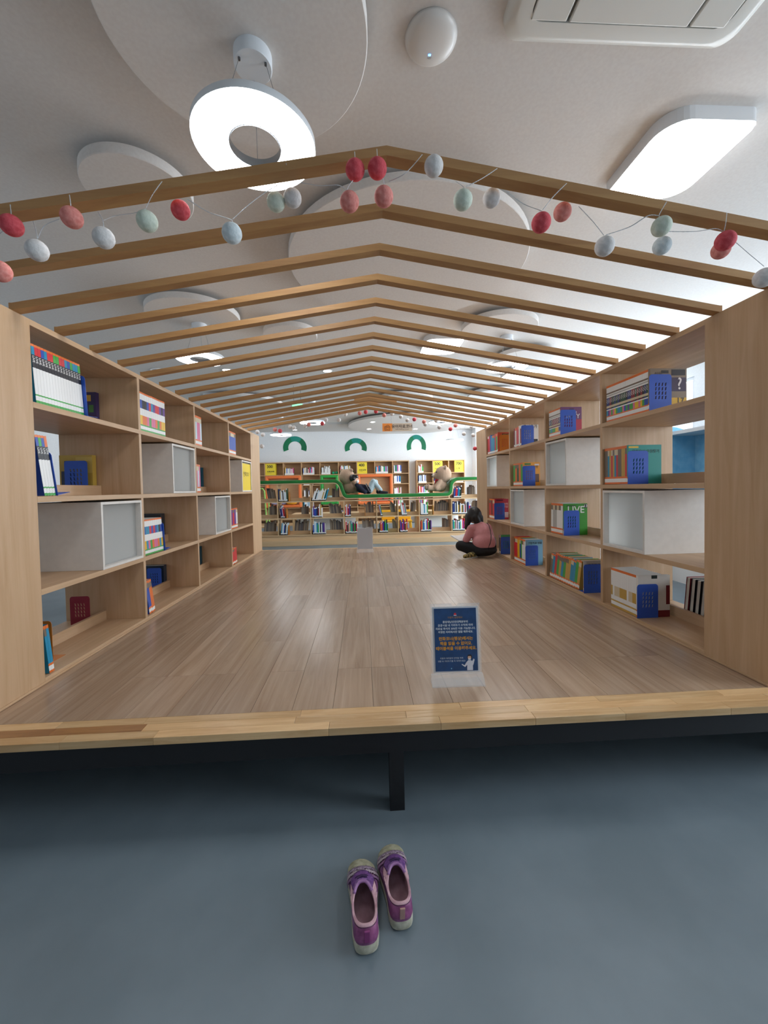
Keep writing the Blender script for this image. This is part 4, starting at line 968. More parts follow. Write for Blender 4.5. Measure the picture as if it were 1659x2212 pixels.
# ================================================================== WALL BOOKSHELF with padded nooks
YT = 12.55
def tx(px, py=1060): return aty(px, py, YT).x
def tz(py, px=780): return aty(px, py, YT).z
ZT = [0.0, tz(1119), tz(1095), tz(1071), tz(1046.5), tz(1024), tz(998)]
BR = wood('wall_shelf_birch', '#bd9468', '#cfa87c', 'x'); BRZ = wood('wall_shelf_birch_z', '#bd9468', '#cfa87c', 'z')
BACK = BR
def wall_shelf(cols, nooks, label):
    x0, x1 = cols[0], cols[-1]
    r = empty('wall_bookshelf', ((x0+x1)/2, YT+.17, 0), 0, label, 'bookshelf')
    def b(nm, *a, mat=BR): return MB().box(*a).build(nm, mat, r, world=True)
    b('back_panel', x0, x1, YT+.32, YT+.345, .0, ZT[6], mat=BACK)
    b('top_board', x0-.012, x1+.012, YT-.004, YT+.345, ZT[6], ZT[6]+.03)
    for i, x in enumerate(cols):
        z0 = .001
        for a_, c_, zn in nooks:
            if cols[a_] < x-.01 and x+.01 < cols[c_]: z0 = ZT[5]
        b('upright', x-.011, x+.011, YT, YT+.319, z0, ZT[6]-.0005, mat=BRZ)
    for i in range(len(cols)-1):
        nk = [zn for a_, c_, zn in nooks if a_ <= i < c_]
        for j in range(1, 6):
            if nk and nk[0] < ZT[j]+.01 < ZT[5]-.02: continue
            b('shelf_board', cols[i]+.0115, cols[i+1]-.0115, YT+.002, YT+.318, ZT[j]-.011, ZT[j]+.011)
        b('base_board', cols[i]+.0115, cols[i+1]-.0115, YT+.01, YT+.318, 0.001, .09)
    return r
C1 = [tx(x) for x in (533, 573, 613, 652, 692, 732, 772, 810.5, 849, 884)]
C2 = [tx(x) for x in (901.5, 936, 970, 1004)]
wall_shelf(C1, [(1, 3, .55), (4, 5, .62), (6, 8, .60)], 'wide birch wall bookshelf with orange and green padded nooks under the 300 and 400 signs')
wall_shelf(C2, [], 'narrow birch wall bookshelf with the yellow 500 and 700 signs')
def nook(xl, xr, zb, zt, col, label):
    o = empty('padded_nook', ((xl+xr)/2, YT, zb), 0, label, 'padded nook', 'padded seat nooks in the wall bookshelf')
    mt = mottled('nook_'+col.strip('#'), col, col, 5, .5); w_ = .085; hx = (xr-xl)/2-.012; H_ = zt-zb; r_ = .04
    def pad(nm, x0, x1, z0, z1): MB().box(x0, x1, -.06, .20, z0, z1).build(nm, mt, o, bevel=.028)
    pad('side_pad', -hx, -hx+w_, 0, H_); pad('side_pad', hx-w_, hx, 0, H_); pad('top_pad', -hx+w_*.6, hx-w_*.6, H_-w_, H_); pad('seat_pad', -hx+w_*.6, hx-w_*.6, 0, w_)
    MB().box(-hx+w_, hx-w_, .20, .215, w_, H_-w_).build('back_board', BR, o)
    MB().box(-hx+w_*.7, hx-w_*.7, .0, .20, -.03, 0).build('seat_board', BR, o)
nook(C1[1], C1[3], .57, ZT[5]-.013, '#ee7a3c', 'orange padded nook under the 300 sign')
nook(C1[4], C1[5], .64, ZT[5]-.013, '#2a9a3c', 'green padded nook between the two orange ones')
nook(C1[6], C1[8], .62, ZT[5]-.013, '#ee7a3c', 'orange padded nook behind the boy under the 400 sign')
def class_sign(x0, x1, num, sub, label, ztop=None):
    z0 = ZT[5]+.012; z1 = ZT[6]-.006
    o = empty('class_sign', ((x0+x1)/2, YT+.03, z0), 0, label, 'sign', 'yellow subject number signs')
    w_ = x1-x0; h_ = z1-z0
    MB().box(-w_/2, w_/2, 0, .012, 0, h_).build('sign_card', plain('#f2d93a', .5), o)
    MB().box(w_/2-.014, w_/2, .012, .22, 0, h_).build('card_side', plain('#f2d93a', .5), o)
    ink = plain('#33311f', .6)
    inst('lettering', text_mesh(num, .120, ink, .028, 'LEFT'), o, (-w_*.34, -.002, h_*.74), FRONT)
    inst('lettering', text_mesh(sub, .062, ink, .02, 'LEFT'), o, (-w_*.34, -.002, h_*.30), FRONT)
    MB().box(-w_*.34, w_*.10, -.002, -.0008, h_*.16, h_*.17).build('rule_line', ink, o)
class_sign(C1[1]+.013, tx(596), '300', '사회과학', 'yellow 300 sign over the orange nook'); class_sign(C1[6]+.013, tx(794), '400', '자연과학', 'yellow 400 sign over the orange nook behind the boy')
class_sign(C2[1]+.013, tx(957), '500', '기술과학', 'yellow 500 sign behind the teddy with red scarf'); class_sign(tx(983), C2[3]-.013, '700', '어 학', 'yellow 700 sign at the end of the narrow wall shelf')
# wall-shelf books: many tiny spines beyond the count
m = MB(); TC = ['#f2f2f0', '#e8ecee', '#d8303a', '#2850b0', '#1e8fb8', '#3fa845', '#c8a04a', '#243a7a', '#b8b8b4', '#e0709a', '#7a6a5c']; mats = [plain(c, .5) for c in TC]
for j, xa, xb, hmin, hmax in [(5, 615, 634, .18, .25), (5, 654.5, 679, .17, .25), (5, 694, 714, .17, .27), (5, 735, 757, .22, .27), (5, 812, 838, .2, .25), (5, 851, 867, .24, .26), (4, 851, 865, .22, .25), (3, 851, 866, .2, .24), (5, 904, 915, .18, .27), (4, 904, 921, .23, .27), (3, 904, 926, .22, .27), (4, 938, 955, .22, .27), (4, 980, 1000, .12, .15), (3, 972, 990, .2, .26), (4, 655, 675, .08, .1), (3, 655, 672, .15, .22), (2, 903, 925, .2, .26), (2, 852, 870, .2, .25), (2, 654, 676, .2, .25), (1, 735, 755, .2, .25)]:
    x = tx(xa)+.012; x1 = tx(xb)
    while x < x1:
        t = random.uniform(.018, .035); h = random.uniform(hmin, hmax); z = ZT[j]+.0115
        m.mi = random.randrange(len(TC)) if random.random() < .6 else 0
        m.box(x, x+t-.002, YT+.03, YT+.2, z+.055, z+h); m.mi = 0; m.box(x, x+t-.002, YT+.03, YT+.2, z, z+.055); x += t
tag(m.build('wall_shelf_books', mats), 'small upright books filling the wall bookshelves', 'book', kind='stuff')
# small things in the wall shelf
for x in (720.5, 727.5): tag(MB().ball((0, 0, .048), .048).build('green_ball', plain('#1fae7c', .4), None, (tx(x), YT+.12, ZT[5]+.0115), True), 'green ball beside the white books over the green nook', 'ball', 'two green balls')
o = empty('potted_plant', (tx(762), YT+.13, ZT[5]+.0115), 0, 'small succulent in a white bowl left of the 400 sign', 'plant')
MB().lathe([(0, 0), (.04, 0), (.055, .05), (.05, .05), (0, .045)], n=20).build('bowl', WHITE, o, smooth=True)
for i in range(12):
    a_ = i*2.4; q = V((math.cos(a_)*.05, math.sin(a_)*.05, .09+.02*math.sin(i))); MB().tube([(0, 0, .045), q*.6+V((0, 0, .03)), q], [.012, .010, .002], 5).build('leaf', plain('#4c7a44', .6), o)
def cushion(name, px_, py_, Y, rx, ry, rz_, col, label, cat='cushion'):
    p_ = aty(px_, py_, Y); o = MB().ball((0, 0, rz_), (rx, ry, rz_), 24, 14).build(name, mottled('fabric_'+col.strip('#'), col, col, 30, .9, .2), None, (p_.x, p_.y, p_.z-rz_), True); return tag(o, label, cat)
zs_ = .57+.086
o = cushion('round_cushion', 630.5, 1088, YT-.02, .17, .10, .075, '#f0a028', 'yellow orange cushion on the seat of the orange nook under the 300 sign'); o.location.z = zs_
o = cushion('round_cushion', 595, 1088, YT+.04, .14, .10, .09, '#b9b6d0', 'lavender cushion in the orange nook under the 300 sign'); o.location.z = zs_
o = cushion('round_cushion', 613, 1089, YT+.08, .10, .06, .085, '#a9b4d6', 'pale blue cushion beside the yellow one in the orange nook'); o.location.z = zs_
o = cushion('round_cushion', 714, 1088, YT+.03, .13, .09, .10, '#a9bcb4', 'grey green cushion in the green nook'); o.location.z = .64+.086
# red bag on the second orange nook's seat
p = aty(827, 1085, YT); o = empty('shoulder_bag', (p.x, YT+.03, .62+.087), 0, 'red bag with dark clasp on the orange nook seat behind the low shelf', 'bag')
MB().prism([(-.17, 0, 0), (.17, 0, 0), (.18, 0, .10), (.15, 0, .16), (-.15, 0, .16), (-.18, 0, .10)], (0, -.06, 0), (0, .06, 0)).build('bag_body', plain('#c01c30', .6), o, bevel=.02)
MB().box(-.02, .04, -.068, -.058, .04, .17).build('clasp', plain('#2a2628'), o); MB().tube([(-.1, 0, .155), (-.06, 0, .21), (.06, 0, .21), (.1, 0, .155)], .01).build('handle', plain('#8c1626'), o)
# plain green arched stickers on the wall (generic stand-ins)
for i, (xa, xb, yt, yb, rot) in enumerate(((612, 662, 942, 985, -.10), (745, 792, 946, 984, 0), (879, 920, 939, 983, .12))):
    q0 = aty(xa, yb, WY1-.004); q1 = aty(xb, yt, WY1-.004); cxm = (q0.x+q1.x)/2; rx = (q1.x-q0.x)/2; H_ = q1.z-q0.z
    o = empty('wall_sticker', (cxm, WY1-.004, q0.z), 0, ['plain green arch wall sticker above the orange nook and 300 sign', 'plain green arch wall sticker left of the 400 sign', 'plain green arch wall sticker over the gap between the wall shelves'][i], 'wall sticker', 'plain green arch wall stickers')
    n_ = 18; W_ = rx*.44
    for kk, (a0, a1, c) in enumerate(((0, 7, '#0f7a50'), (7, 12, '#148a7c'), (12, 18, '#0e6e48'))):
        m_ = MB(); vs = []
        for j in range(a0, a1+1):
            t = math.radians(200-220*j/18); vs += [V((math.cos(t)*rx, 0, H_*.42+math.sin(t)*H_*.58)), V((math.cos(t)*(rx-W_), 0, H_*.42+math.sin(t)*(H_*.58-W_)))]
        k2 = a1-a0+1; v2 = [v_+V((0, -.003, 0)) for v_ in vs]
        m_.add(v2+vs, [(2*j, 2*j+2, 2*j+3, 2*j+1) for j in range(k2-1)] + [(2*j, 2*k2+2*j, 2*k2+2*j+2, 2*j+2) for j in range(k2-1)] + [(2*j+1, 2*j+3, 2*k2+2*j+3, 2*k2+2*j+1) for j in range(k2-1)])
        m_.build('arch_band', mottled('sticker_%d_%d' % (i, kk), c, c, 9, .6), o)
# tables and stools behind the low shelf
for x0, x1, lbl in ((-1.75, -.1, 'low birch table with white side panel behind the low shelf near the blank notice'), (1.35, 2.55, 'low birch table with white side panel behind the low shelf near the teddy with scarf')):
    o = empty('low_table', ((x0+x1)/2, 10.2, 0), 0, lbl, 'table', 'low birch tables behind the low shelf')
    hw = (x1-x0)/2; MB().box(-hw, hw, -.35, .35, .48, .52).build('table_top', BIRCH, o); MB().box(-hw+.03, hw-.03, -.32, -.30, .40, .48).build('apron', BIRCH, o)
    for sx in (-1, 1):
        for sy in (-1, 1): MB().box(sx*(hw-.05)-.025, sx*(hw-.05)+.025, sy*.3-.025, sy*.3+.025, 0, .48).build('leg', BIRCHZ, o)
    MB().box(-hw+.08, hw-.08, -.02, .0, .10, .48).build('white_panel', WHITE, o)
for x, lbl in ((.62, 'yellow child stool behind the low shelf nearer the blank notice'), (1.02, 'yellow child stool behind the low shelf in front of the wall gap')):
    o = empty('child_stool', (x, 9.6, 0), 0, lbl, 'stool', 'yellow child stools'); YL_ = plain('#f0b428', .45)
    MB().box(-.16, .16, -.15, .15, .30, .34).build('seat', YL_, o, bevel=.012); MB().box(-.16, .16, .12, .15, .34, .58).build('backrest', YL_, o, bevel=.012)
    for sx in (-1, 1):
        for sy in (-1, 1): MB().tube([(sx*.13, sy*.12, .30), (sx*.15, sy*.14, 0)], .018, 8).build('leg', YL_, o)
o = empty('child_chair', (aty(1022, 1118, 9.3).x, 9.3, 0), 0, 'bright green plastic child chair with orange seat past the low shelf', 'chair')
for a_ in ([(-.2, 0, 0), (-.13, 0, .50), (.13, 0, .50), (.2, 0, 0)],): MB().tube(a_, .028, 8).build('arch_legs', plain('#a4dc3c', .4), o)
MB().box(-.15, .15, -.02, .3, .30, .34).build('seat', plain('#e8682a', .4), o, bevel=.01); MB().tube([(-.2, .28, 0), (-.13, .28, .32), (.13, .28, .32), (.2, .28, 0)], .028, 8).build('arch_legs', plain('#a4dc3c', .4), o)
# pale green metal stand seen beside the left end column
p0 = aty(566, 1049, 9.4)
o = empty('metal_stand', (p0.x+.03, 9.4, 0), 0, 'pale green metal stand behind the low shelf beside the oak end column', 'stand')
MB().tube([(-.35, 0, 1.16), (-.02, 0, 1.16), (.02, 0, 1.10), (.06, 0, .25)], .018, 8).build('front_tube', plain('#9fd46a', .4), o); MB().box(-.35, .06, -.02, .3, .24, .27).build('shelf', BIRCH, o)
for x in (-.33, .05): MB().tube([(x, .28, 0), (x, .28, 1.1)], .018, 8).build('leg', plain('#9fd46a', .4), o); MB().tube([(x, .0, 0), (x, .0, .25)], .018, 8).build('leg', plain('#9fd46a', .4), o)

# ================================================================== PEOPLE
SKIN = mottled('skin', '#d9a98c', '#e2b698', 30, .6)
HAIR = mottled('black_hair', '#0b0a0b', '#161416', 160, .38, .3)
def hand(base, dirv, side, r=.0065, L=.045):
    """palm and five separate, slightly curled fingers"""
    b_ = V(base); d_ = V(dirv).normalized(); s_ = V(side).normalized(); n_ = d_.cross(s_).normalized()
    P = [('c', b_, r*1.9, b_+d_*L*.55, r*1.9), ('c', b_+d_*L*.3-s_*r*2, r*1.3, b_+d_*L*.62-s_*r*2.2, r*1.2), ('c', b_+d_*L*.3+s_*r*2, r*1.3, b_+d_*L*.62+s_*r*2.2, r*1.2)]
    for i, ln in enumerate((.80, 1.0, .95, .74)):
        o_ = b_+d_*L*.6+s_*r*(-3.0+2.0*i); k1 = o_+d_*L*.35*ln-n_*L*.06; P += [('c', o_, r, k1, r*.9), ('c', k1, r*.9, k1+d_*L*.30*ln-n_*L*.22, r*.75)]
    t0 = b_+d_*L*.15-s_*r*2.6; t1 = t0-s_*r*3.0+d_*L*.28; P += [('c', t0, r*1.2, t1, r), ('c', t1, r, t1+d_*L*.25, r*.8)]
    return P
# --- girl sitting on the platform with her back to us
p = atz(1047, 1203, ZP)
girl = empty('person', (p.x, p.y+.02, ZP+.006), .30, 'child in a pink top sitting on the platform reading, seen from behind, long black hair', 'person')
GH = V((-.030, .155, .452))
body = [('e', (0, .0, .085), (.115, .10, .080)), ('c', (0, .02, .12), .085, (0, .075, .27), .085), ('c', (-.085, .085, .315), .045, (.085, .085, .315), .045), ('c', (0, .09, .33), .040, (0, .13, .40), .036),
        ('e', GH, (.070, .082, .092), (-.35, 0, .15)), ('c', GH+V((0, .078, -.01)), .012, GH+V((0, .092, -.028)), .010), ('e', GH+V((.070, -.005, -.01)), (.010, .018, .024)), ('e', GH+V((-.070, -.005, -.01)), (.010, .018, .024)),
        ('c', (-.105, .085, .315), .037, (-.160, .105, .185), .031), ('c', (-.160, .105, .185), .029, (-.095, .23, .165), .020), ('c', (.105, .085, .315), .037, (.167, .110, .185), .031), ('c', (.167, .110, .185), .029, (.06, .25, .165), .020),
        ('c', (-.075, .0, .080), .066, (-.212, .150, .115), .050), ('c', (-.212, .150, .115), .047, (-.125, .005, .045), .032), ('c', (.075, .0, .085), .068, (.185, .135, .155), .052), ('c', (.185, .135, .155), .048, (.09, .29, .045), .032),
        ('c', (-.125, .0, .034), .028, (-.255, -.042, .026), .019), ('c', (.09, .29, .036), .028, (.04, .33, .026), .022)]
body += hand((-.095, .235, .165), (.3, .8, -.2), (1, -.3, 0)) + hand((.06, .255, .165), (-.4, .8, -.2), (1, .3, 0))
blob('body', body, SKIN, girl, .007, 3)
PINKT = mottled('pink_jersey', '#c9868a', '#d59498', 14, .85, .3)
blob('pink_top', [('e', (0, -.002, .158), (.140, .116, .114)), ('c', (0, .006, .16), .120, (0, .040, .23), .116), ('c', (0, .040, .23), .116, (0, .078, .29), .102), ('c', (-.095, .085, .312), .052, (.095, .085, .312), .052), ('c', (0, .095, .33), .05, (0, .105, .352), .044),
     ('c', (-.110, .085, .312), .050, (-.165, .105, .185), .043), ('c', (-.165, .105, .185), .042, (-.115, .205, .168), .032), ('c', (.110, .085, .312), .050, (.172, .110, .185), .044), ('c', (.172, .110, .185), .042, (.085, .222, .168), .032)], PINKT, girl, .008, 9)
blob('black_trousers', [('e', (0, -.004, .070), (.152, .126, .067)), ('c', (-.075, .0, .078), .076, (-.215, .150, .113), .060), ('c', (-.215, .150, .113), .056, (-.130, .012, .046), .042), ('c', (.075, .0, .085), .078, (.190, .135, .152), .062), ('c', (.190, .135, .152), .057, (.10, .275, .048), .040)],
     plain('#131216', .8), girl, .008, 4)
blob('hair', [('e', GH+V((0, -.012, .014)), (.083, .090, .097), (-.3, 0, .1)), ('c', GH+V((-.055, .0, .0)), .040, GH+V((-.092, .015, -.135)), .026), ('c', GH+V((-.02, -.06, -.01)), .050, GH+V((.015, -.075, -.10)), .038), ('c', GH+V((.05, -.045, -.02)), .042, GH+V((.062, -.062, -.140)), .028),
     ('c', GH+V((.0, -.075, -.08)), .036, GH+V((.045, -.078, -.128)), .022), ('c', GH+V((-.06, .03, .0)), .035, GH+V((-.075, .055, -.10)), .018)], HAIR, girl, .007, 3)
m = MB(); st_ = [(.075, .05, .372), (.068, .0, .352), (.055, -.040, .305), (.040, -.082, .25), (.020, -.108, .20), (-.005, -.119, .15), (-.03, -.116, .10), (-.045, -.118, .06)]
m.tube(st_, .0042, 6); m.build('bag_strap', plain('#101013', .6), girl, smooth=True)
for sx, q in ((-1, ((-.120, .004, .034), (-.285, -.050, .026))), (1, ((.09, .292, .034), (.03, .345, .026)))):
    blob('camouflage_sock', [('c', V(q[0])+V((0, 0, .012)), .036, q[0], .034), ('c', q[0], .034, q[1], .022)], mottled('camouflage', '#3b3a22', '#a8945a', 38, .9, .2, 3, .47, .53), girl, .006, 3)
bk = empty('open_book', (0, 0, 0), 0, 'open white-paged book on the lap of the child in pink', 'book')
bk.matrix_world = girl.matrix_world @ Matrix.Identity(4)
G0 = Matrix.Translation(girl.location) @ Matrix.Rotation(.30, 4, 'Z')
bk.matrix_world = G0 @ Matrix.Translation((-.125, .262, .178)) @ Matrix.Rotation(.22, 4, 'Z') @ Matrix.Rotation(.30, 4, 'X') @ Matrix.Scale(.82, 4)
for s_ in (-1, 1):
    MB().box(0, .145, -.10, .10, 0, .010).build('page_block', plain('#eceae6', .7), bk, rot=(0, -.10, 0 if s_ > 0 else PI)); MB().box(0, .150, -.104, .104, -.002, 0).build('cover', plain('#d9dce0', .5), bk, rot=(0, -.10, 0 if s_ > 0 else PI))
# --- boy lying back on the green bench against a teddy bear
def at8(x, y, Y=YS+.12): return aty(x, y, Y)
boy = empty('person', (at8(797, 1070).x, YS+.12, BENCHZ), 0, 'child in navy top, pale jeans and white mask lying back reading on the green bench', 'person')
O8 = V(boy.location)
def b8(x, y, dy=0): return at8(x, y)-O8+V((0, dy, 0))
hd, nk, ch, hp = b8(766, 1036), b8(769, 1046), b8(779, 1055), b8(797, 1067); hp.z = max(hp.z, .098)
kn1, kn2, ft1, ft2 = b8(806, 1040, -.06), b8(811, 1041, .07), b8(829, 1070, -.07), b8(824, 1070, .08); ft1.z = ft2.z = .028
sh, el, hn = b8(775, 1051, -.10), b8(788, 1066, -.13), b8(793, 1060, -.08); el.z = max(el.z, .048)
el2, hn2 = el+V((.02, .26, .03)), b8(795, 1058, .05)
FX = V((1, 0, 0)); up_ = V((.35, 0, .94))
parts = [('c', ch, .075, hp, .078), ('c', nk, .032, ch, .05), ('e', hd, (.078, .070, .088), (0, .35, 0)), ('e', hd+V((.082, 0, -.008)), (.014, .011, .014)), ('e', hd+V((-.008, -.070, -.012)), (.016, .010, .022)), ('e', hd+V((-.008, .070, -.012)), (.016, .010, .022)),
         ('c', ch+V((-.02, -.07, .02)), .045, ch+V((-.02, .07, .02)), .045), ('c', sh, .036, el, .030), ('c', el, .028, hn, .020), ('c', sh+V((0, .2, 0)), .036, el2, .030), ('c', el2, .028, hn2, .020),
         ('c', hp+V((0, -.05, 0)), .066, kn1, .047), ('c', kn1, .045, ft1+V((-.07, 0, .03)), .030), ('c', hp+V((0, .05, 0)), .066, kn2, .047), ('c', kn2, .045, ft2+V((-.07, 0, .03)), .030),
         ('c', ft1+V((-.07, 0, .01)), .028, ft1+V((.05, 0, -.004)), .022), ('c', ft2+V((-.07, 0, .01)), .028, ft2+V((.05, 0, -.004)), .022)]
parts += hand(hn, (.35, .2, .9), (0, 1, 0)) + hand(hn2, (.35, -.2, .9), (0, 1, 0))
for sy in (-1, 1): parts.append(('e', hd+V((.070, sy*.028, .014)), (.010, .014, .008)))
blob('body', parts, SKIN, boy, .008, 3)
for sy in (-1, 1): MB().ball(hd+V((.078, sy*.028, .016)), (.005, .009, .006), 10, 6).build('eye', plain('#1a1412', .3), boy, smooth=True)
MB().tube([hd+V((.070, -.018, -.042)), hd+V((.076, 0, -.044)), hd+V((.070, .018, -.042))], .004, 6).build('mouth', plain('#b06a5c', .6), boy)
blob('navy_top', [('c', ch, .092, hp+V((-.01, 0, .0)), .094), ('c', ch+V((-.02, -.08, .02)), .055, ch+V((-.02, .08, .02)), .055), ('c', nk+V((.01, 0, -.01)), .042, ch, .06), ('c', sh, .048, el, .042), ('c', el, .040, hn.lerp(el, .25), .030), ('c', sh+V((0, .2, 0)), .048, el2, .042), ('c', el2, .04, hn2.lerp(el2, .25), .030),
     ('c', hp+V((0, -.05, .0)), .080, hp+V((0, .05, 0)), .080)], plain('#161c30', .8), boy, .009, 3)
blob('pale_jeans', [('c', hp+V((.02, -.05, 0)), .074, kn1, .056), ('c', kn1, .053, ft1+V((-.065, 0, .06)), .040), ('c', hp+V((.02, .05, 0)), .074, kn2, .056), ('c', kn2, .053, ft2+V((-.065, 0, .06)), .040)], mottled('pale_denim', '#9fb2b8', '#b4c4c8', 40, .85, .2), boy, .009, 3)
for f_ in (ft1, ft2): blob('dark_sock', [('c', f_+V((-.07, 0, .045)), .036, f_+V((-.07, 0, .012)), .036), ('c', f_+V((-.07, 0, .010)), .034, f_+V((.06, 0, .0)), .026)], plain('#1a1c26', .9), boy, .008, 2)
blob('hair', [('e', hd+V((-.022, 0, .026)), (.086, .080, .082), (0, .35, 0)), ('e', hd+V((.035, 0, .058)), (.050, .072, .036), (0, .6, 0)), ('c', hd+V((-.02, -.066, .02)), .024, hd+V((-.005, -.070, -.012)), .014), ('c', hd+V((-.02, .066, .02)), .024, hd+V((-.005, .070, -.012)), .014)], HAIR, boy, .008, 2)
blob('face_mask', [('e', hd+V((.052, 0, -.040)), (.036, .058, .040), (0, .2, 0))], plain('#eef1f3', .7), boy, .007, 2)
for sy in (-1, 1): MB().tube([hd+V((.04, sy*.056, -.030)), hd+V((-.004, sy*.076, -.010))], .002, 5).build('mask_loop', plain('#eef1f3', .7), boy)
bp = (hn+hn2)/2+O8
bk = empty('open_book', bp+V((.025, 0, .055)), 0, 'dark-covered open book held up by the child lying on the green bench', 'book')
bk.rotation_euler = (0, math.radians(-118), 0)
for s_ in (-1, 1):
    MB().box(-.09, .09, 0, .125, 0, .008).build('page_block', plain('#e6e2da', .7), bk, rot=(s_*.18 if s_ > 0 else 0, 0, 0) if s_ > 0 else (.18, 0, PI)); MB().box(-.095, .095, 0, .130, -.003, 0).build('cover', plain('#1b1a1e', .5), bk, rot=(.18, 0, 0) if s_ > 0 else (.18, 0, PI))

# ================================================================== TEDDY BEARS
FUR = mottled('beige_plush', '#a78a72', '#bda089', 140, .95, .5); FURL = mottled('pale_plush', '#d3bfae', '#e2d3c6', 140, .95, .4)
def teddy(base, s, label, face, scarf, tilt=0, hs=1.0):
    """seated plush bear, facing local +x"""
    o = empty('teddy_bear', base, face, label, 'teddy bear', 'plush teddy bears on the green bench')
    H = V((-.03, 0, .355))*s; R_ = .165*s*hs
    P = [('e', V((0, 0, .13))*s, V((.125, .135, .135))*s), ('c', V((.0, 0, .19))*s, .10*s, V((-.01, 0, .24))*s, .09*s), ('e', H, (R_*.96, R_*1.02, R_)), ('e', H+V((R_*.80, 0, -R_*.22)), (R_*.42, R_*.46, R_*.36))]
    for sy in (-1, 1):
        P += [('e', H+V((-R_*.05, sy*R_*.72, R_*.78)), (R_*.16, R_*.30, R_*.30)), ('c', V((.04, sy*.11, .20))*s, .052*s, V((.12, sy*.14, .075))*s, .055*s), ('c', V((.07, sy*.075, .065))*s, .068*s, V((.25, sy*.12, .058))*s, .056*s), ('e', V((.275, sy*.125, .068))*s, V((.035, .062, .068))*s)]
    blob('plush_body', P, FUR, o, .010*s+.001, 4)
    MB().ball(H+V((R_*.98, 0, -R_*.20)), V((.32, .34, .27))*R_, 16, 10).build('muzzle', FURL, o, smooth=True)
    MB().ball(H+V((R_*1.27, 0, -R_*.08)), V((.10, .13, .09))*R_, 12, 8).build('nose', plain('#2a1c18', .4), o, smooth=True)
    MB().tube([H+V((R_*1.22, -.16*R_, -.36*R_)), H+V((R_*1.27, 0, -.30*R_)), H+V((R_*1.22, .16*R_, -.36*R_))], .012*s, 6).build('mouth', plain('#3a2620', .6), o)
    for sy in (-1, 1):
        MB().ball(H+V((R_*.84, sy*R_*.40, R_*.20)), R_*.085, 12, 8).build('eye', plain('#140e0c', .2), o, smooth=True)
        MB().ball(V((.310, sy*.125, .070))*s, V((.008, .040, .044))*s, 14, 8).build('foot_pad', FURL, o, smooth=True)
        MB().ball(H+V((R_*.10, sy*R_*.72, R_*.78)), V((.06, .20, .20))*R_, 12, 8).build('inner_ear', FURL, o, smooth=True)
    if scarf:
        m_ = MB(); m_.tube([V((.105*math.cos(a_), .105*math.sin(a_), .232))*s for a_ in [2*PI*i/20 for i in range(21)]], .024*s, 8); m_.build('scarf', plain('#b01c2c', .8), o, smooth=True)
        MB().prism([V((0, -.03, .24))*s, V((0, .03, .24))*s, V((0, .05, .16))*s, V((0, -.01, .17))*s], V((.115, 0, 0))*s, V((.130, 0, 0))*s).build('scarf_end', plain('#b01c2c', .8), o)
    return o
q = at8(966, 1068); t2 = teddy((q.x-.13, YS+.19, BENCHZ+.024), 1.0, 'beige teddy bear with red scarf sitting on the bench facing the child', PI, True, hs=1.1); t2.rotation_euler = (0, -.10, PI)
q = at8(751, 1068); t1 = teddy((q.x+.012, YS+.29, BENCHZ+.022), .98, 'beige teddy bear squeezed behind the lying child on the bench', 0.25, False, hs=1.0); t1.rotation_euler = (0, -.05, 1.0)

# ================================================================== BEYOND THE SHELVES
# light blue upholstered booth past the right-hand shelf
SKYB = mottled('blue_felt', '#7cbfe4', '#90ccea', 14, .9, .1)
bo = empty('reading_booth', (3.75, 3.55, 0), 0, 'light blue felt reading booth with curved side beyond the right-hand bookshelf', 'booth')
side = [(0, 0), (.75, 0), (.75, 1.68)] + [(.75-.75*t, 1.68+.12*math.sin(PI*t)-.06*t) for t in (.15, .3, .45, .6, .75, .9)] + [(0, 1.58)]
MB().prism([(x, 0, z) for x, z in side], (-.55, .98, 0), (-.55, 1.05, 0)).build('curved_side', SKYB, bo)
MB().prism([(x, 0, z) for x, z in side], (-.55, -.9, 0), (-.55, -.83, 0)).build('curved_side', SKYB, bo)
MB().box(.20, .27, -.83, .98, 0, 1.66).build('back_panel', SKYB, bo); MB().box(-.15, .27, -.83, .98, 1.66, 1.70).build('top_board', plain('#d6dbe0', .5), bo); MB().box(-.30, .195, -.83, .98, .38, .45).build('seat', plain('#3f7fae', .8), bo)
MB().box(-.25, .19, -.80, .95, 0, .38).build('seat_base', WHITE, bo)
rk = empty('display_rack', (3.05, 6.0, 0), 0, 'black open rack with white cups beyond the right-hand bookshelf', 'rack')
for z in (.02, .38, .74, 1.10, 1.46): MB().box(-.3, .3, -.2, .2, z, z+.02).build('rack_shelf', BLACK, rk)
for sx in (-1, 1): MB().box(sx*.3-.012, sx*.3+.012, -.2, .2, 0, 1.5).build('rack_side', BLACK, rk)
MB().box(-.288, .288, .185, .2, .04, 1.46).build('rack_back', BLACK, rk)
for i in range(3):
    for z in (.76, 1.12): tag(MB().lathe([(0, 0), (.03, 0), (.04, .09), (.034, .09), (.026, .01), (0, .01)], n=16).build('cup', WHITE, None, (2.90+i*.13, 5.92, z+.0005), True), 'white cup on the %s shelf of the black rack' % ('middle' if z < 1 else 'upper'), 'cup', 'white cups on the black rack')
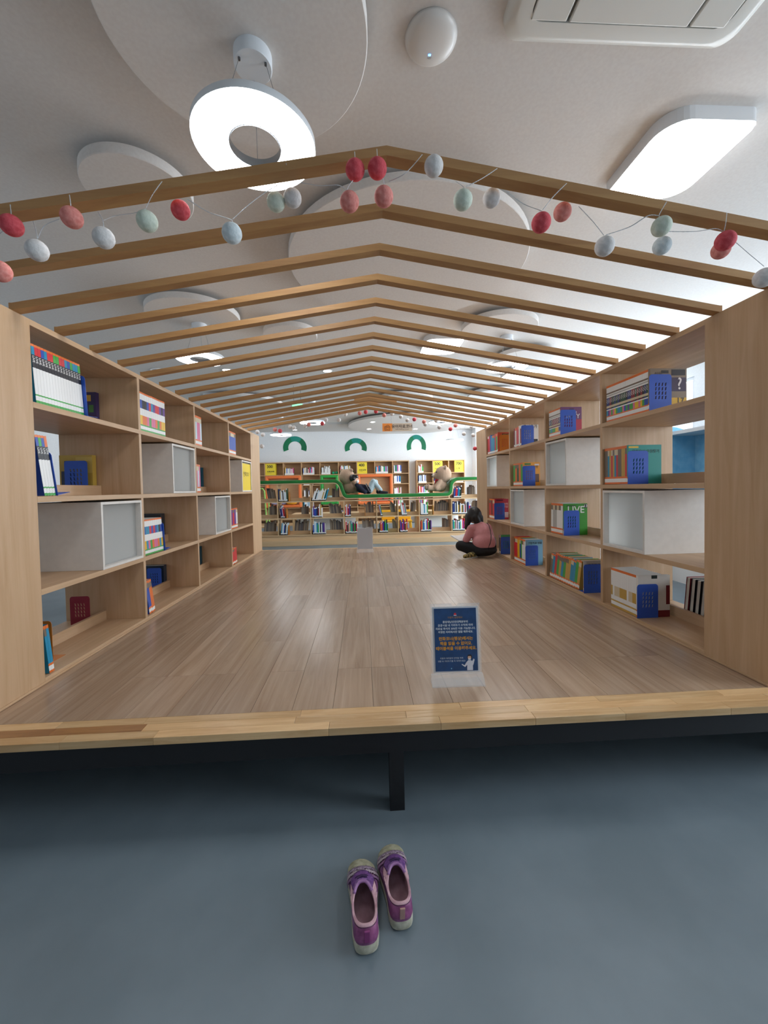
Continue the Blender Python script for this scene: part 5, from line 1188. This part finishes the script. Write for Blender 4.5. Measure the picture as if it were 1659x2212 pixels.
# round table and bench past the left-hand shelf
tb = empty('round_table', (-4.0, 4.9, 0), 0, 'round white-edged blue table beyond the left-hand bookshelf', 'table')
MB().lathe([(0, .60), (.60, .60), (.61, .615), (.60, .63), (0, .63)], n=48).build('table_top', plain('#41617c', .5), tb, smooth=math.radians(40)); MB().lathe([(.611, .60), (.616, .615), (.611, .63)], n=48).build('edge_band', WHITE, tb); MB().tube([(0, 0, .02), (0, 0, .60)], .04, 12).build('pedestal', WHITE, tb); MB().lathe([(0, 0), (.32, 0), (.31, .02), (0, .025)], n=32).build('foot', WHITE, tb)
ch_ = empty('draped_chair', (-3.35, 3.70, 0), .5, 'chair draped with a white floral cloth glimpsed through the bottom shelf', 'chair')
for sx in (-1, 1):
    for sy in (-1, 1): MB().tube([(sx*.18, sy*.18, 0), (sx*.17, sy*.17, .44)], .016, 8).build('leg', plain('#2a2624'), ch_)
MB().box(-.21, .21, -.21, .21, .44, .47).build('seat', plain('#6a5a4c'), ch_); MB().box(-.21, .21, .18, .21, .47, .85).build('backrest', plain('#6a5a4c'), ch_)
m = MB(); vs = []
for j in range(9):
    for i in range(13):
        x = -.23+.46*i/12; z = .475-.30*j/8; vs.append((x, -.222-.012*math.sin(i*1.7+j*.2)*j/8, z))
m.add(vs, [(j*13+i, j*13+i+1, (j+1)*13+i+1, (j+1)*13+i) for j in range(8) for i in range(12)]); ob = m.build('floral_cloth', mottled('floral', '#77707a', '#dcd9dc', 22, .9, 0, 3, .38, .5), ch_, smooth=True)

# round loudspeakers in the ceiling
for px_, py_, lb_ in ((978, 799, 'round ceiling loudspeaker past the rounded panel lamp'), (342, 801, 'round ceiling loudspeaker over the bookshelf with the red bookend')):
    p = atz(px_, py_, ZC-.01); o = empty('ceiling_speaker', (p.x, p.y, ZC-.012), 0, lb_, 'loudspeaker', 'round ceiling loudspeakers')
    MB().lathe([(.085, 0), (.105, 0), (.11, .006), (.11, .012), (.085, .012)], n=32).build('rim', WHITE, o, smooth=math.radians(40)); MB().lathe([(0, .006), (.085, .006), (.085, .012), (0, .012)], n=32).build('grille', plain('#8b8f92', .7), o)
